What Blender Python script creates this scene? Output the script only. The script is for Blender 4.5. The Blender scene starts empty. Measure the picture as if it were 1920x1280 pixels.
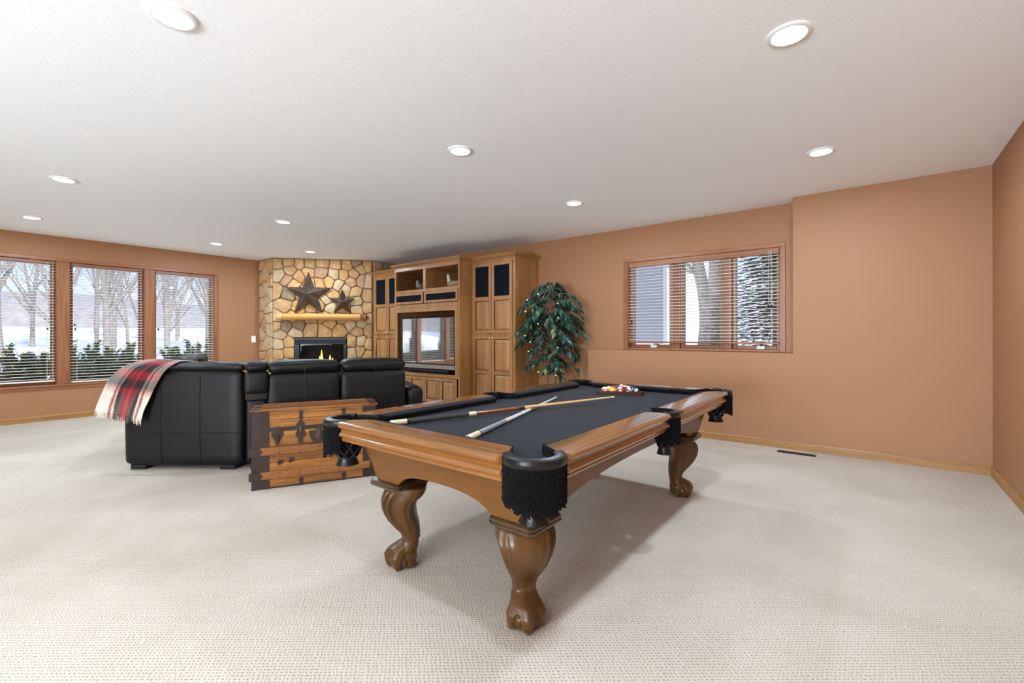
import bpy, bmesh, math, random
from mathutils import Vector, Matrix, noise
random.seed(7)
scene = bpy.context.scene
COL = scene.collection
PI = math.pi
def R(d): return math.radians(d)

# ------------------------------------------------------------------ camera
CAM_H = 1.22
cam_d = bpy.data.cameras.new('camera')
cam = bpy.data.objects.new('camera', cam_d)
COL.objects.link(cam)
cam_d.sensor_width = 36.0
cam_d.lens = 855.6 / 1920 * 36.0
cam_d.shift_y = -10.5 / 1920
cam_d.clip_start = 0.05
cam_d.clip_end = 300
_th = R(38.2563); _ro = R(0.099)
_fw = Vector((-math.sin(_th), math.cos(_th), 0)); _rt = Vector((math.cos(_th), math.sin(_th), 0)); _up = Vector((0, 0, 1))
_r2 = math.cos(_ro) * _rt - math.sin(_ro) * _up
_u2 = math.sin(_ro) * _rt + math.cos(_ro) * _up
M = Matrix.Identity(4)
for i in range(3):
    M[i][0] = _r2[i]; M[i][1] = _u2[i]; M[i][2] = -_fw[i]
M.translation = Vector((0, 0, CAM_H))
cam.matrix_world = M
scene.camera = cam

# ------------------------------------------------------------------ view, world, daylight
scene.view_settings.view_transform = 'Standard'
scene.view_settings.look = 'None'
scene.view_settings.exposure = 0.36
scene.view_settings.gamma = 1.0
scene.view_settings.use_curve_mapping = False
scene.cycles.use_denoising = True
scene.cycles.max_bounces = 10
scene.cycles.diffuse_bounces = 6
scene.cycles.sample_clamp_indirect = 6.0
scene.cycles.caustics_reflective = False
scene.cycles.caustics_refractive = False

SKY = 1.15
w = bpy.data.worlds.new('sky'); scene.world = w; w.use_nodes = True
wn = w.node_tree; wn.nodes.clear()
_o = wn.nodes.new('ShaderNodeOutputWorld'); _b = wn.nodes.new('ShaderNodeBackground')
_tc = wn.nodes.new('ShaderNodeTexCoord'); _sp = wn.nodes.new('ShaderNodeSeparateXYZ'); _cr = wn.nodes.new('ShaderNodeValToRGB')
wn.links.new(_tc.outputs['Generated'], _sp.inputs[0]); wn.links.new(_sp.outputs['Z'], _cr.inputs[0])
wn.links.new(_cr.outputs[0], _b.inputs[0]); wn.links.new(_b.outputs[0], _o.inputs[0])
e = _cr.color_ramp.elements
e[0].position = 0.0; e[0].color = (0.80, 0.85, 0.96, 1)
e[1].position = 0.6; e[1].color = (0.38, 0.52, 0.90, 1)
x_ = e.new(0.12); x_.color = (0.56, 0.70, 1.0, 1)
_b.inputs[1].default_value = SKY

SUN = 4.0
sl = bpy.data.lights.new('sun', 'SUN'); sl.energy = SUN; sl.angle = R(3); sl.color = (1.0, 0.96, 0.9)
so = bpy.data.objects.new('sun', sl); COL.objects.link(so)
so.rotation_euler = Vector((-0.80, 0.0, -0.60)).to_track_quat('-Z', 'Y').to_euler()

# sky portals at the windows, and an added fill lamp
def window_or_fill_light(name, loc, target, sx, sy, power, color=(0.82, 0.94, 1.04)):
    d = bpy.data.lights.new(name, 'AREA'); d.shape = 'RECTANGLE'; d.size = sx; d.size_y = sy; d.energy = power; d.color = color
    o = bpy.data.objects.new(name, d); COL.objects.link(o); o.location = loc
    o.rotation_euler = (Vector(target) - Vector(loc)).to_track_quat('-Z', 'Z').to_euler()
    return o
FILL_W = 680.0
window_or_fill_light('added_fill_light', (-.80, -5.55, 1.1), (-1.2, -1.8, 4.9), 2.9, 1.9, FILL_W)  # added lamp inside the room, tilted up to brighten the ceiling
for _nm, _lo, _ta, _sx, _sy in (('sky_portal_west', (-9.64, 1.70, 1.42), (0, 1.70, 1.42), 2.95, 1.82), ('sky_portal_north', (-1.72, 6.17, 1.64), (-1.72, 0, 1.64), 1.82, 1.17)):
    window_or_fill_light(_nm, _lo, _ta, _sx, _sy, 1.0).data.cycles.is_portal = True
CAN_W = 22.0      # each recessed ceiling light

# ------------------------------------------------------------------ materials
def new_mat(name):
    m = bpy.data.materials.new(name); m.use_nodes = True
    nt = m.node_tree; bs = nt.nodes['Principled BSDF']
    return m, nt, bs
def lin(c):
    if isinstance(c, str):
        c = c.lstrip('#'); c = [int(c[i:i+2], 16) / 255 for i in (0, 2, 4)]
        return tuple((v / 12.92 if v <= 0.04045 else ((v + 0.055) / 1.055) ** 2.4) for v in c)
    return tuple(c)
def rgba(c): return (*lin(c), 1)
def N(nt, typ, **kw):
    n = nt.nodes.new(typ)
    for k, v in kw.items(): setattr(n, k, v)
    return n
def L(nt, a, b): nt.links.new(a, b)
def coords(nt, world=False):
    if world: return N(nt, 'ShaderNodeNewGeometry').outputs['Position']
    return N(nt, 'ShaderNodeTexCoord').outputs['Object']
def mapping(nt, src, scale=(1, 1, 1), rot=(0, 0, 0)):
    mp = N(nt, 'ShaderNodeMapping'); L(nt, src, mp.inputs[0]); mp.inputs['Scale'].default_value = scale; mp.inputs['Rotation'].default_value = rot
    return mp.outputs[0]
def ramp(nt, src, stops):
    r = N(nt, 'ShaderNodeValToRGB'); L(nt, src, r.inputs[0]); el = r.color_ramp.elements
    while len(el) < len(stops): el.new(0.5)
    for q, (p, c) in zip(el, stops): q.position = p; q.color = rgba(c) if len(lin(c)) == 3 else c
    return r.outputs[0]
def noise_tex(nt, vec, scale, detail=4, rough=0.55, dist=0.0):
    n = N(nt, 'ShaderNodeTexNoise'); n.inputs['Scale'].default_value = scale; n.inputs['Detail'].default_value = detail
    n.inputs['Roughness'].default_value = rough; n.inputs['Distortion'].default_value = dist
    if vec is not None: L(nt, vec, n.inputs['Vector'])
    return n.outputs['Fac']
def bump(nt, bs, h, strength=0.3, dist=0.01):
    b = N(nt, 'ShaderNodeBump'); b.inputs['Strength'].default_value = strength; b.inputs['Distance'].default_value = dist
    L(nt, h, b.inputs['Height']); L(nt, b.outputs[0], bs.inputs['Normal']); return b
def plain(name, c, rough=0.5, metal=0.0, spec=0.5, var=0.0, vscale=8, bmp=0.0, bscale=60, world=False, coat=0.0, sheen=0.0):
    m, nt, bs = new_mat(name)
    bs.inputs['Base Color'].default_value = rgba(c); bs.inputs['Roughness'].default_value = rough
    bs.inputs['Metallic'].default_value = metal; bs.inputs['Specular IOR Level'].default_value = spec
    bs.inputs['Coat Weight'].default_value = coat; bs.inputs['Sheen Weight'].default_value = sheen
    if var or bmp: co = coords(nt, world)
    if var:
        f = noise_tex(nt, co, vscale); cl = lin(c)
        L(nt, ramp(nt, f, [(0.3, tuple(v * (1 - var) for v in cl)), (0.7, tuple(min(1, v * (1 + var)) for v in cl))]), bs.inputs['Base Color'])
    if bmp: bump(nt, bs, noise_tex(nt, co, bscale, 3), bmp, 0.004)
    return m
def wood(name, dark, light, axis='X', scale=3.0, rough=0.4, grain=1.0, coat=0.0, spec=0.5):
    m, nt, bs = new_mat(name)
    co = coords(nt)
    s = {'X': (0.6, 9, 9), 'Y': (9, 0.6, 9), 'Z': (9, 9, 0.6)}[axis]
    v = mapping(nt, co, tuple(a * scale for a in s))
    f1 = noise_tex(nt, v, 1.0, 6, 0.6, 0.6)
    v2 = mapping(nt, co, tuple(a * scale * 6 for a in s)); f2 = noise_tex(nt, v2, 1.0, 3, 0.6)
    mx = N(nt, 'ShaderNodeMix', data_type='FLOAT'); mx.inputs[0].default_value = 0.3; L(nt, f1, mx.inputs[2]); L(nt, f2, mx.inputs[3])
    dl, ll = lin(dark), lin(light); mid = tuple((a + b) / 2 for a, b in zip(dl, ll))
    k = 0.16 * grain
    L(nt, ramp(nt, mx.outputs[0], [(0.5 - k, dl), (0.5, mid), (0.5 + k, ll)]), bs.inputs['Base Color'])
    bs.inputs['Roughness'].default_value = rough; bs.inputs['Coat Weight'].default_value = coat; bs.inputs['Coat Roughness'].default_value = 0.12
    bs.inputs['Specular IOR Level'].default_value = spec
    bump(nt, bs, mx.outputs[0], 0.08, 0.002)
    return m
def emit(name, c, strength):
    m, nt, bs = new_mat(name); bs.inputs['Base Color'].default_value = rgba(c)
    bs.inputs['Emission Color'].default_value = rgba(c); bs.inputs['Emission Strength'].default_value = strength
    return m

def wall_mat():
    m, nt, bs = new_mat('tan_wall_paint'); co = coords(nt, True)
    bs.inputs['Base Color'].default_value = rgba('#a17452'); bs.inputs['Roughness'].default_value = 0.55; bs.inputs['Specular IOR Level'].default_value = 0.3
    bump(nt, bs, noise_tex(nt, co, 90, 3), 0.12, 0.004); return m
def ceil_mat():
    m, nt, bs = new_mat('white_textured_ceiling'); co = coords(nt, True)
    bs.inputs['Base Color'].default_value = (0.93, 0.955, 0.99, 1); bs.inputs['Roughness'].default_value = 0.9
    f = noise_tex(nt, mapping(nt, co, (1, 1.0, 1)), 48, 5, 0.65, 0.8)
    r = ramp(nt, f, [(0.42, (0, 0, 0)), (0.58, (1, 1, 1))])
    bump(nt, bs, r, 0.11, 0.004); return m
def carpet_mat():
    m, nt, bs = new_mat('beige_loop_carpet'); co = coords(nt, True)
    wob = noise_tex(nt, co, 30, 4)
    wv = N(nt, 'ShaderNodeVectorMath', operation='MULTIPLY_ADD'); 
    cmb = N(nt, 'ShaderNodeCombineXYZ'); L(nt, wob, cmb.inputs[0]); L(nt, wob, cmb.inputs[1])
    L(nt, cmb.outputs[0], wv.inputs[0]); wv.inputs[1].default_value = (0.024, 0.024, 0); L(nt, co, wv.inputs[2])
    sx = N(nt, 'ShaderNodeSeparateXYZ'); L(nt, wv.outputs[0], sx.inputs[0])
    def sn(sock, p):
        a = N(nt, 'ShaderNodeMath', operation='MULTIPLY'); L(nt, sock, a.inputs[0]); a.inputs[1].default_value = 2 * PI / p
        b = N(nt, 'ShaderNodeMath', operation='SINE'); L(nt, a.outputs[0], b.inputs[0]); return b.outputs[0]
    pr = N(nt, 'ShaderNodeMath', operation='MULTIPLY'); L(nt, sn(sx.outputs[0], 0.0245), pr.inputs[0]); L(nt, sn(sx.outputs[1], 0.0195), pr.inputs[1])
    hs = N(nt, 'ShaderNodeMapRange'); L(nt, pr.outputs[0], hs.inputs[0]); hs.inputs[1].default_value = 0.25; hs.inputs[2].default_value = 0.85
    big = noise_tex(nt, co, 0.9, 3, 0.6, 0.4); fib = noise_tex(nt, co, 260, 2)
    base = ramp(nt, big, [(0.34, '#c2b7a8'), (0.66, '#d5cabc')])
    m1 = N(nt, 'ShaderNodeMix', data_type='RGBA', blend_type='MULTIPLY'); m1.inputs[0].default_value = 1.0
    L(nt, base, m1.inputs[6]); L(nt, ramp(nt, hs.outputs[0], [(0.0, (1, 1, 1)), (1.0, (0.70, 0.68, 0.65))]), m1.inputs[7])
    m2 = N(nt, 'ShaderNodeMix', data_type='RGBA', blend_type='MULTIPLY'); m2.inputs[0].default_value = 1.0
    L(nt, m1.outputs[2], m2.inputs[6]); L(nt, ramp(nt, fib, [(0.3, (0.82, 0.81, 0.80)), (0.7, (1, 1, 1))]), m2.inputs[7])
    L(nt, m2.outputs[2], bs.inputs['Base Color'])
    bs.inputs['Roughness'].default_value = 0.95; bs.inputs['Specular IOR Level'].default_value = 0.1
    inv = N(nt, 'ShaderNodeMath', operation='SUBTRACT'); inv.inputs[0].default_value = 1.0; L(nt, hs.outputs[0], inv.inputs[1])
    bump(nt, bs, inv.outputs[0], 0.5, 0.006); return m
def leather_mat(name, c, rough=0.38):
    m, nt, bs = new_mat(name); co = coords(nt)
    cl = lin(c)
    L(nt, ramp(nt, noise_tex(nt, co, 3.5, 4), [(0.3, tuple(v * 0.8 for v in cl)), (0.7, tuple(v * 1.25 for v in cl))]), bs.inputs['Base Color'])
    bs.inputs['Roughness'].default_value = rough; bs.inputs['Specular IOR Level'].default_value = 0.26
    v = N(nt, 'ShaderNodeTexVoronoi'); v.inputs['Scale'].default_value = 170; L(nt, co, v.inputs['Vector'])
    w2 = noise_tex(nt, co, 11, 4, 0.6, 0.8)
    mx = N(nt, 'ShaderNodeMix', data_type='FLOAT'); mx.inputs[0].default_value = 0.75; L(nt, v.outputs['Distance'], mx.inputs[2]); L(nt, w2, mx.inputs[3])
    bump(nt, bs, mx.outputs[0], 0.16, 0.012); return m
def stone_mat(name, a, b):
    m, nt, bs = new_mat(name); co = coords(nt, True)
    f = noise_tex(nt, co, 7, 6, 0.62, 0.5); al, bl = lin(a), lin(b)
    g = noise_tex(nt, co, 38, 5, 0.7)
    mx = N(nt, 'ShaderNodeMix', data_type='FLOAT'); mx.inputs[0].default_value = 0.3; L(nt, f, mx.inputs[2]); L(nt, g, mx.inputs[3])
    L(nt, ramp(nt, mx.outputs[0], [(0.36, al), (0.62, bl)]), bs.inputs['Base Color'])
    bs.inputs['Roughness'].default_value = 0.85; bs.inputs['Specular IOR Level'].default_value = 0.2
    bump(nt, bs, mx.outputs[0], 0.8, 0.03); return m
def glass_mat(name='window_glass', ior=1.45):
    m = bpy.data.materials.new(name); m.use_nodes = True; nt = m.node_tree; nt.nodes.clear()
    o = N(nt, 'ShaderNodeOutputMaterial'); t = N(nt, 'ShaderNodeBsdfTransparent'); g = N(nt, 'ShaderNodeBsdfGlossy'); g.inputs['Roughness'].default_value = 0.02
    fr = N(nt, 'ShaderNodeFresnel'); fr.inputs[0].default_value = ior
    t.inputs[0].default_value = (0.96, 0.98, 0.98, 1)
    mx = N(nt, 'ShaderNodeMixShader'); L(nt, fr.outputs[0], mx.inputs[0]); L(nt, t.outputs[0], mx.inputs[1]); L(nt, g.outputs[0], mx.inputs[2]); L(nt, mx.outputs[0], o.inputs[0])
    return m
def plaid_mat():
    m, nt, bs = new_mat('plaid_wool')
    uv = N(nt, 'ShaderNodeUVMap'); sp = N(nt, 'ShaderNodeSeparateXYZ'); L(nt, uv.outputs[0], sp.inputs[0])
    cream, red, blk, gry, pink = '#dccfc0', '#7e191e', '#1b1c20', '#55534f', '#9f4a4b'
    wob = noise_tex(nt, uv.outputs[0], 30, 3); 
    ad = N(nt, 'ShaderNodeMath', operation='MULTIPLY_ADD'); L(nt, wob, ad.inputs[0]); ad.inputs[1].default_value = 0.05; L(nt, sp.outputs[0], ad.inputs[2])
    au = N(nt, 'ShaderNodeMath', operation='MULTIPLY_ADD'); L(nt, wob, au.inputs[0]); au.inputs[1].default_value = 0.05; L(nt, sp.outputs[1], au.inputs[2])
    U = ramp(nt, ad.outputs[0], [(0.0, cream), (0.25, cream), (0.30, red), (0.34, cream), (0.40, blk), (0.47, gry), (0.53, red), (0.60, pink), (0.66, red), (0.70, gry), (0.78, blk), (0.82, cream), (0.87, red), (0.90, cream), (1.0, cream)])
    V = ramp(nt, au.outputs[0], [(0.0, cream), (0.34, red), (0.39, red), (0.42, blk), (0.48, blk), (0.51, red), (0.55, red), (0.58, blk), (0.63, blk), (0.66, red), (0.70, pink), (0.74, gry), (0.80, cream), (1.0, cream)])
    vm = ramp(nt, au.outputs[0], [(0.0, (0.06,)*3), (0.32, (0.12,)*3), (0.42, (0.78,)*3), (0.70, (0.72,)*3), (0.82, (1.0,)*3)])
    mx = N(nt, 'ShaderNodeMix', data_type='RGBA'); L(nt, vm, mx.inputs[0]); L(nt, U, mx.inputs[6]); L(nt, V, mx.inputs[7])
    L(nt, mx.outputs[2], bs.inputs['Base Color']); bs.inputs['Roughness'].default_value = 0.95; bs.inputs['Specular IOR Level'].default_value = 0.1
    bs.inputs['Sheen Weight'].default_value = 0.1
    bump(nt, bs, noise_tex(nt, uv.outputs[0], 90, 3), 0.4, 0.01)
    return m

MT = {}
MT['wall'] = wall_mat(); MT['ceil'] = ceil_mat(); MT['carpet'] = carpet_mat(); MT['glass'] = glass_mat(); MT['plaid'] = plaid_mat()
MT['trimX'] = wood('cherry_trim_along_x', '#86512f', '#a8714a', 'X', 2.0, 0.4); MT['trimY'] = wood('cherry_trim_along_y', '#86512f', '#a8714a', 'Y', 2.0, 0.4)
MT['trimZ'] = wood('cherry_trim_upright', '#7c4728', '#a06a44', 'Z', 2.0, 0.4)
MT['baseX'] = wood('oak_baseboard_along_x', '#8a6034', '#b08048', 'X', 2.0, 0.4); MT['baseY'] = wood('oak_baseboard_along_y', '#8a6034', '#b08048', 'Y', 2.0, 0.4)
MT['slat'] = plain('cream_blind_slat', '#f4eee3', 0.45)
MT['cord'] = plain('blind_cord', '#d9d2c6', 0.8); MT['bronze'] = plain('dark_bronze_metal', '#241a14', 0.45, 0.6)
MT['white'] = plain('white_plastic', '#f0ede6', 0.35); MT['whitetrim'] = plain('white_enamel_trim', '#efeff0', 0.4)
MT['lens'] = emit('lit_lamp_lens', (1.0, 0.97, 0.92), 4.0)
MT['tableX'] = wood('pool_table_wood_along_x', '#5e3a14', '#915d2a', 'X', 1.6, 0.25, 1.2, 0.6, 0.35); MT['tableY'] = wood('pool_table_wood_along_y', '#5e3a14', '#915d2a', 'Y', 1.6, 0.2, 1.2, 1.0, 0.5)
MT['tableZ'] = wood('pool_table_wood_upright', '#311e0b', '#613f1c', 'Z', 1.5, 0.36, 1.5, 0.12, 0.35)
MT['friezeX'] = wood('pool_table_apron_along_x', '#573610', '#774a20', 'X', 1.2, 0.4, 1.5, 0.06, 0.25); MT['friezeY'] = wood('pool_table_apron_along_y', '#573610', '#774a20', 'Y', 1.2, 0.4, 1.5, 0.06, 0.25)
MT['darkwood'] = wood('dark_stained_moulding', '#2f2011', '#4f371c', 'X', 2.5, 0.3, 1.2, 0.3)
MT['groove'] = plain('dark_groove', '#3a2212', 0.5)
MT['cloth'] = plain('dark_slate_billiard_cloth', '#171a21', 0.92, spec=0.12, var=0.18, vscale=160, bmp=0.15, bscale=500, sheen=0.06)
MT['cushion'] = plain('black_cushion_cloth', '#0b0c11', 0.85, spec=0.15, sheen=0.04)
MT['leather'] = leather_mat('black_sofa_leather', '#0e0c0b', 0.48); MT['blackleather'] = leather_mat('black_pocket_leather', '#171615', 0.3)
MT['fringe'] = plain('black_fringe', '#050506', 0.75, spec=0.15)
MT['cab'] = wood('maple_cabinet_upright', '#83532a', '#b3834f', 'Z', 1.3, 0.32, 1.3, 0.3); MT['cabX'] = wood('maple_cabinet_along_x', '#83532a', '#b3834f', 'X', 1.3, 0.32, 1.3, 0.3)
MT['cabpan'] = wood('maple_cabinet_panel', '#85542b', '#bb8c5a', 'Z', 1.1, 0.32, 1.4, 0.3); MT['glaze'] = plain('dark_glaze_groove', '#4d3018', 0.5)
MT['cabin'] = plain('cabinet_interior', '#6a4422', 0.5, var=0.2)
MT['spk'] = plain('navy_black_speaker_cloth', '#12151c', 0.9, spec=0.1)
MT['nickel'] = plain('brushed_nickel', '#b9b4ac', 0.3, 1.0)
MT['screen'] = plain('glossy_tv_screen', '#d2d4d8', 0.03, 1.0); MT['tvgrey'] = plain('grey_tv_plastic', '#8d857c', 0.35); MT['tvblack'] = plain('black_tv_plastic', '#101011', 0.3)
MT['star'] = plain('rusty_brown_metal', '#66574e', 0.42, 0.7, var=0.35, vscale=7)
MT['log'] = wood('pine_log', '#a86f2c', '#d9a352', 'X', 1.5, 0.5); MT['logend'] = wood('pine_log_end', '#c09a68', '#dcbf8e', 'Z', 1.5, 0.6); MT['logend2'] = wood('pine_log_dark_end', '#8a5a2a', '#a87038', 'Z', 1.5, 0.6)
MT['mortar'] = plain('fireplace_mortar', '#857159', 0.95, var=0.15, bmp=0.6, bscale=40, world=True)
ST = [stone_mat('tan_stone', '#a37c52', '#cca577'), stone_mat('golden_stone', '#b0834d', '#d1a974'), stone_mat('pale_stone', '#ad9270', '#cbb08a'), stone_mat('pink_stone', '#9d7558', '#bb9576'), stone_mat('grey_brown_stone', '#7d6952', '#a3896c'), stone_mat('rust_stone', '#a97447', '#c89c6c')]
MT['iron'] = plain('black_iron', '#0d0d0e', 0.35, 0.4); MT['firedark'] = plain('firebox_lining', '#17110d', 0.8, var=0.3); MT['charlog'] = plain('charred_gas_log', '#4a3626', 0.9, var=0.4, vscale=20)
MT['flame'] = emit('gas_flame', (1.0, 0.55, 0.10), 3.0)
MT['trunkwood'] = wood('old_trunk_wood', '#5d3412', '#a36a2d', 'X', 2.2, 0.42, .8, 0.1); MT['trunkslat'] = wood('old_trunk_slat', '#5e3416', '#95602c', 'X', 2.0, 0.4, 1.0, 0.15); MT['trunkmetal'] = plain('dark_brown_trunk_metal', '#33261f', 0.5, 0.3, var=0.3, bmp=0.2)
MT['steel'] = plain('worn_steel', '#5b5049', 0.4, 0.8)
MT['leafm'] = [plain('ficus_leaf_dark', '#1c382f', 0.3), plain('ficus_leaf_mid', '#305345', 0.3), plain('ficus_leaf_light', '#6c8748', 0.4)]
MT['bark'] = plain('ficus_bark', '#7a5d44', 0.8, var=0.3, vscale=30); MT['basket'] = plain('woven_basket', '#7d5a33', 0.8, var=0.3, vscale=50); MT['soil'] = plain('moss', '#3c3a22', 0.9)
MT['bulb'] = emit('warm_bulb', (1.0, 0.86, 0.55), 3.5); MT['wire'] = plain('green_wire', '#142018', 0.6)
MT['snow'] = plain('snow', (0.86, 0.86, 0.87), 0.9, var=0.06, vscale=0.6, world=True)
MT['treebark'] = plain('bare_tree_bark', '#9b9189', 0.9, var=0.25, vscale=9); MT['treebark2'] = plain('oak_bark', '#bfae98', 0.9, var=0.3, vscale=12, bmp=0.5, bscale=30)
MT['yew'] = plain('evergreen_shrub', '#9aab6a', 0.8, var=0.25, vscale=6); MT['conifer'] = plain('snowy_conifer', '#5a665c', 0.85, var=0.5, vscale=5)
MT['siding'] = plain('pale_grey_siding', '#b4b0b0', 0.7); MT['houseroof'] = plain('snowy_roof', '#d5d7de', 0.8); MT['housewhite'] = plain('white_siding', '#e4e4e6', 0.7); MT['pane'] = plain('dark_window_pane', '#30343c', 0.1)

# ------------------------------------------------------------------ mesh building
class MB:
    def __init__(s): s.v = []; s.f = []; s.uv = None; s.mi = []; s.cur = 0
    def add(s, vs, fs, M=None):
        o = len(s.v)
        s.v += [tuple(M @ Vector(p)) if M is not None else tuple(p) for p in vs]
        s.f += [tuple(i + o for i in f) for f in fs]; s.mi += [s.cur] * len(fs); return s
    def box(s, x0, x1, y0, y1, z0, z1, M=None):
        x0, x1 = min(x0, x1), max(x0, x1); y0, y1 = min(y0, y1), max(y0, y1); z0, z1 = min(z0, z1), max(z0, z1)
        vs = [(x0, y0, z0), (x1, y0, z0), (x1, y1, z0), (x0, y1, z0), (x0, y0, z1), (x1, y0, z1), (x1, y1, z1), (x0, y1, z1)]
        return s.add(vs, [(0, 3, 2, 1), (4, 5, 6, 7), (0, 1, 5, 4), (1, 2, 6, 5), (2, 3, 7, 6), (3, 0, 4, 7)], M)
    def bbox(s, x0, x1, y0, y1, z0, z1, b=0.004, seg=1, M=None):      # bevelled box
        x0, x1 = min(x0, x1), max(x0, x1); y0, y1 = min(y0, y1), max(y0, y1); z0, z1 = min(z0, z1), max(z0, z1)
        b = min(b, (x1 - x0) * .45, (y1 - y0) * .45, (z1 - z0) * .45)
        bm = bmesh.new(); bmesh.ops.create_cube(bm, size=1)
        for v in bm.verts: v.co = ((x0 + x1) / 2 + v.co.x * (x1 - x0), (y0 + y1) / 2 + v.co.y * (y1 - y0), (z0 + z1) / 2 + v.co.z * (z1 - z0))
        bmesh.ops.bevel(bm, geom=bm.edges[:], offset=b, segments=seg, profile=0.5, affect='EDGES')
        bm.verts.index_update(); vs = [v.co.copy() for v in bm.verts]; fs = [[v.index for v in f.verts] for f in bm.faces]; bm.free()
        return s.add(vs, fs, M)
    def cushion(s, x0, x1, y0, y1, z0, z1, r=0.05, puff=0.02, n=10, M=None, wrinkle=0.0):
        c = Vector(((x0 + x1) / 2, (y0 + y1) / 2, (z0 + z1) / 2)); h = Vector((abs(x1 - x0) / 2, abs(y1 - y0) / 2, abs(z1 - z0) / 2))
        idx = {}; vs = []; fs = []
        def P(i, j, k):
            key = (i, j, k)
            if key in idx: return idx[key]
            q = []
            for t, hh in zip(key, h):
                a = t / n * 2 - 1
                # concentrate points near the rounded edges
                q.append(math.copysign(abs(a) ** 0.7, a) * hh)
            p = Vector(q)
            core = Vector([max(-hh + min(r, hh), min(hh - min(r, hh), a)) for a, hh in zip(p, h)])
            d = p - core
            if d.length > 1e-9: p = core + d.normalized() * min(r, *h)
            u = [a / hh if hh else 0 for a, hh in zip(p, h)]
            bul = Vector([(1 - u[1] ** 2) * (1 - u[2] ** 2) * (1 if abs(u[0]) > .9 else 0) * math.copysign(puff, u[0]),
                          (1 - u[0] ** 2) * (1 - u[2] ** 2) * (1 if abs(u[1]) > .9 else 0) * math.copysign(puff, u[1]),
                          (1 - u[0] ** 2) * (1 - u[1] ** 2) * (1 if abs(u[2]) > .9 else 0) * math.copysign(puff, u[2])])
            p = p + bul
            if wrinkle: p = p + Vector(noise.noise_vector((p + c) * 9)) * wrinkle
            idx[key] = len(vs); vs.append(p + c); return idx[key]
        for a in range(n):
            for b in range(n):
                fs += [(P(a, b, 0), P(a, b + 1, 0), P(a + 1, b + 1, 0), P(a + 1, b, 0)), (P(a, b, n), P(a + 1, b, n), P(a + 1, b + 1, n), P(a, b + 1, n)),
                       (P(a, 0, b), P(a + 1, 0, b), P(a + 1, 0, b + 1), P(a, 0, b + 1)), (P(a, n, b), P(a, n, b + 1), P(a + 1, n, b + 1), P(a + 1, n, b)),
                       (P(0, a, b), P(0, a, b + 1), P(0, a + 1, b + 1), P(0, a + 1, b)), (P(n, a, b), P(n, a + 1, b), P(n, a + 1, b + 1), P(n, a, b + 1))]
        return s.add(vs, fs, M)
    def loft(s, rings, closed=True, cap=True, M=None):
        n = len(rings[0]); vs = [p for r in rings for p in r]; fs = []
        for i in range(len(rings) - 1):
            for j in range(n if closed else n - 1):
                k = (j + 1) % n
                fs.append((i * n + j, i * n + k, (i + 1) * n + k, (i + 1) * n + j))
        if cap and closed:
            fs.append(tuple(reversed(range(n)))); fs.append(tuple((len(rings) - 1) * n + j for j in range(n)))
        return s.add(vs, fs, M)
    def tube(s, pts, rad, n=8, cap=True, M=None, flat=1.0):
        pts = [Vector(p) for p in pts]; rings = []
        if not hasattr(rad, '__len__'): rad = [rad] * len(pts)
        ref = None
        for i, p in enumerate(pts):
            t = (pts[min(i + 1, len(pts) - 1)] - pts[max(i - 1, 0)])
            if t.length < 1e-9: t = Vector((0, 0, 1))
            t.normalize()
            if ref is None:
                ref = Vector((0, 0, 1)) if abs(t.z) < 0.9 else Vector((1, 0, 0))
            a = (ref - t * ref.dot(t))
            if a.length < 1e-6: a = t.orthogonal()
            a.normalize(); ref = a; b = t.cross(a)
            rings.append([p + (a * math.cos(2 * PI * j / n) + b * math.sin(2 * PI * j / n) * flat) * rad[i] for j in range(n)])
        return s.loft(rings, True, cap, M)
    def lathe(s, prof, n=16, c=(0, 0, 0), M=None, a0=0.0, a1=2 * PI, cap=True):
        full = abs(a1 - a0 - 2 * PI) < 1e-6; m = n if full else n + 1
        rings = [[(c[0] + r * math.cos(a0 + (a1 - a0) * j / n), c[1] + r * math.sin(a0 + (a1 - a0) * j / n), c[2] + z) for j in range(m)] for r, z in prof]
        return s.loft(rings, full, cap and full, M)
    def sphere(s, c, r, n=12, m=8, sc=(1, 1, 1), M=None):
        prof = [(max(1e-4, math.sin(PI * i / m)), -math.cos(PI * i / m)) for i in range(m + 1)]
        rings = [[(c[0] + r * sc[0] * q * math.cos(2 * PI * j / n), c[1] + r * sc[1] * q * math.sin(2 * PI * j / n), c[2] + r * sc[2] * z) for j in range(n)] for q, z in prof]
        return s.loft(rings, True, True, M)
    def prism(s, poly, d0, d1, axis='Z', M=None):
        def mk(p, d):
            return {'Z': (p[0], p[1], d), 'Y': (p[0], d, p[1]), 'X': (d, p[0], p[1])}[axis]
        n = len(poly); vs = [mk(p, d0) for p in poly] + [mk(p, d1) for p in poly]
        fs = [tuple(range(n)), tuple(reversed(range(n, 2 * n)))] + [(i, i + n, (i + 1) % n + n, (i + 1) % n) for i in range(n)]
        return s.add(vs, fs, M)
    def mesh(s, name, mat, smooth=None):
        me = bpy.data.meshes.new(name); me.from_pydata(s.v, [], s.f); me.update()
        if any(s.mi):
            for p, k in zip(me.polygons, s.mi): p.material_index = k
        bm = bmesh.new(); bm.from_mesh(me); bmesh.ops.recalc_face_normals(bm, faces=bm.faces[:])
        if smooth is not None:
            for f in bm.faces: f.smooth = True
            for ed in bm.edges:
                if len(ed.link_faces) == 2 and ed.calc_face_angle(0) > R(smooth): ed.smooth = False
        bm.to_mesh(me); bm.free()
        if s.uv is not None:
            ul = me.uv_layers.new(name='UVMap')
            for lp in me.loops: ul.data[lp.index].uv = s.uv[lp.vertex_index]
        if isinstance(mat, (list, tuple)):
            for q in mat: me.materials.append(q)
        elif mat is not None: me.materials.append(mat)
        return me
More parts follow.
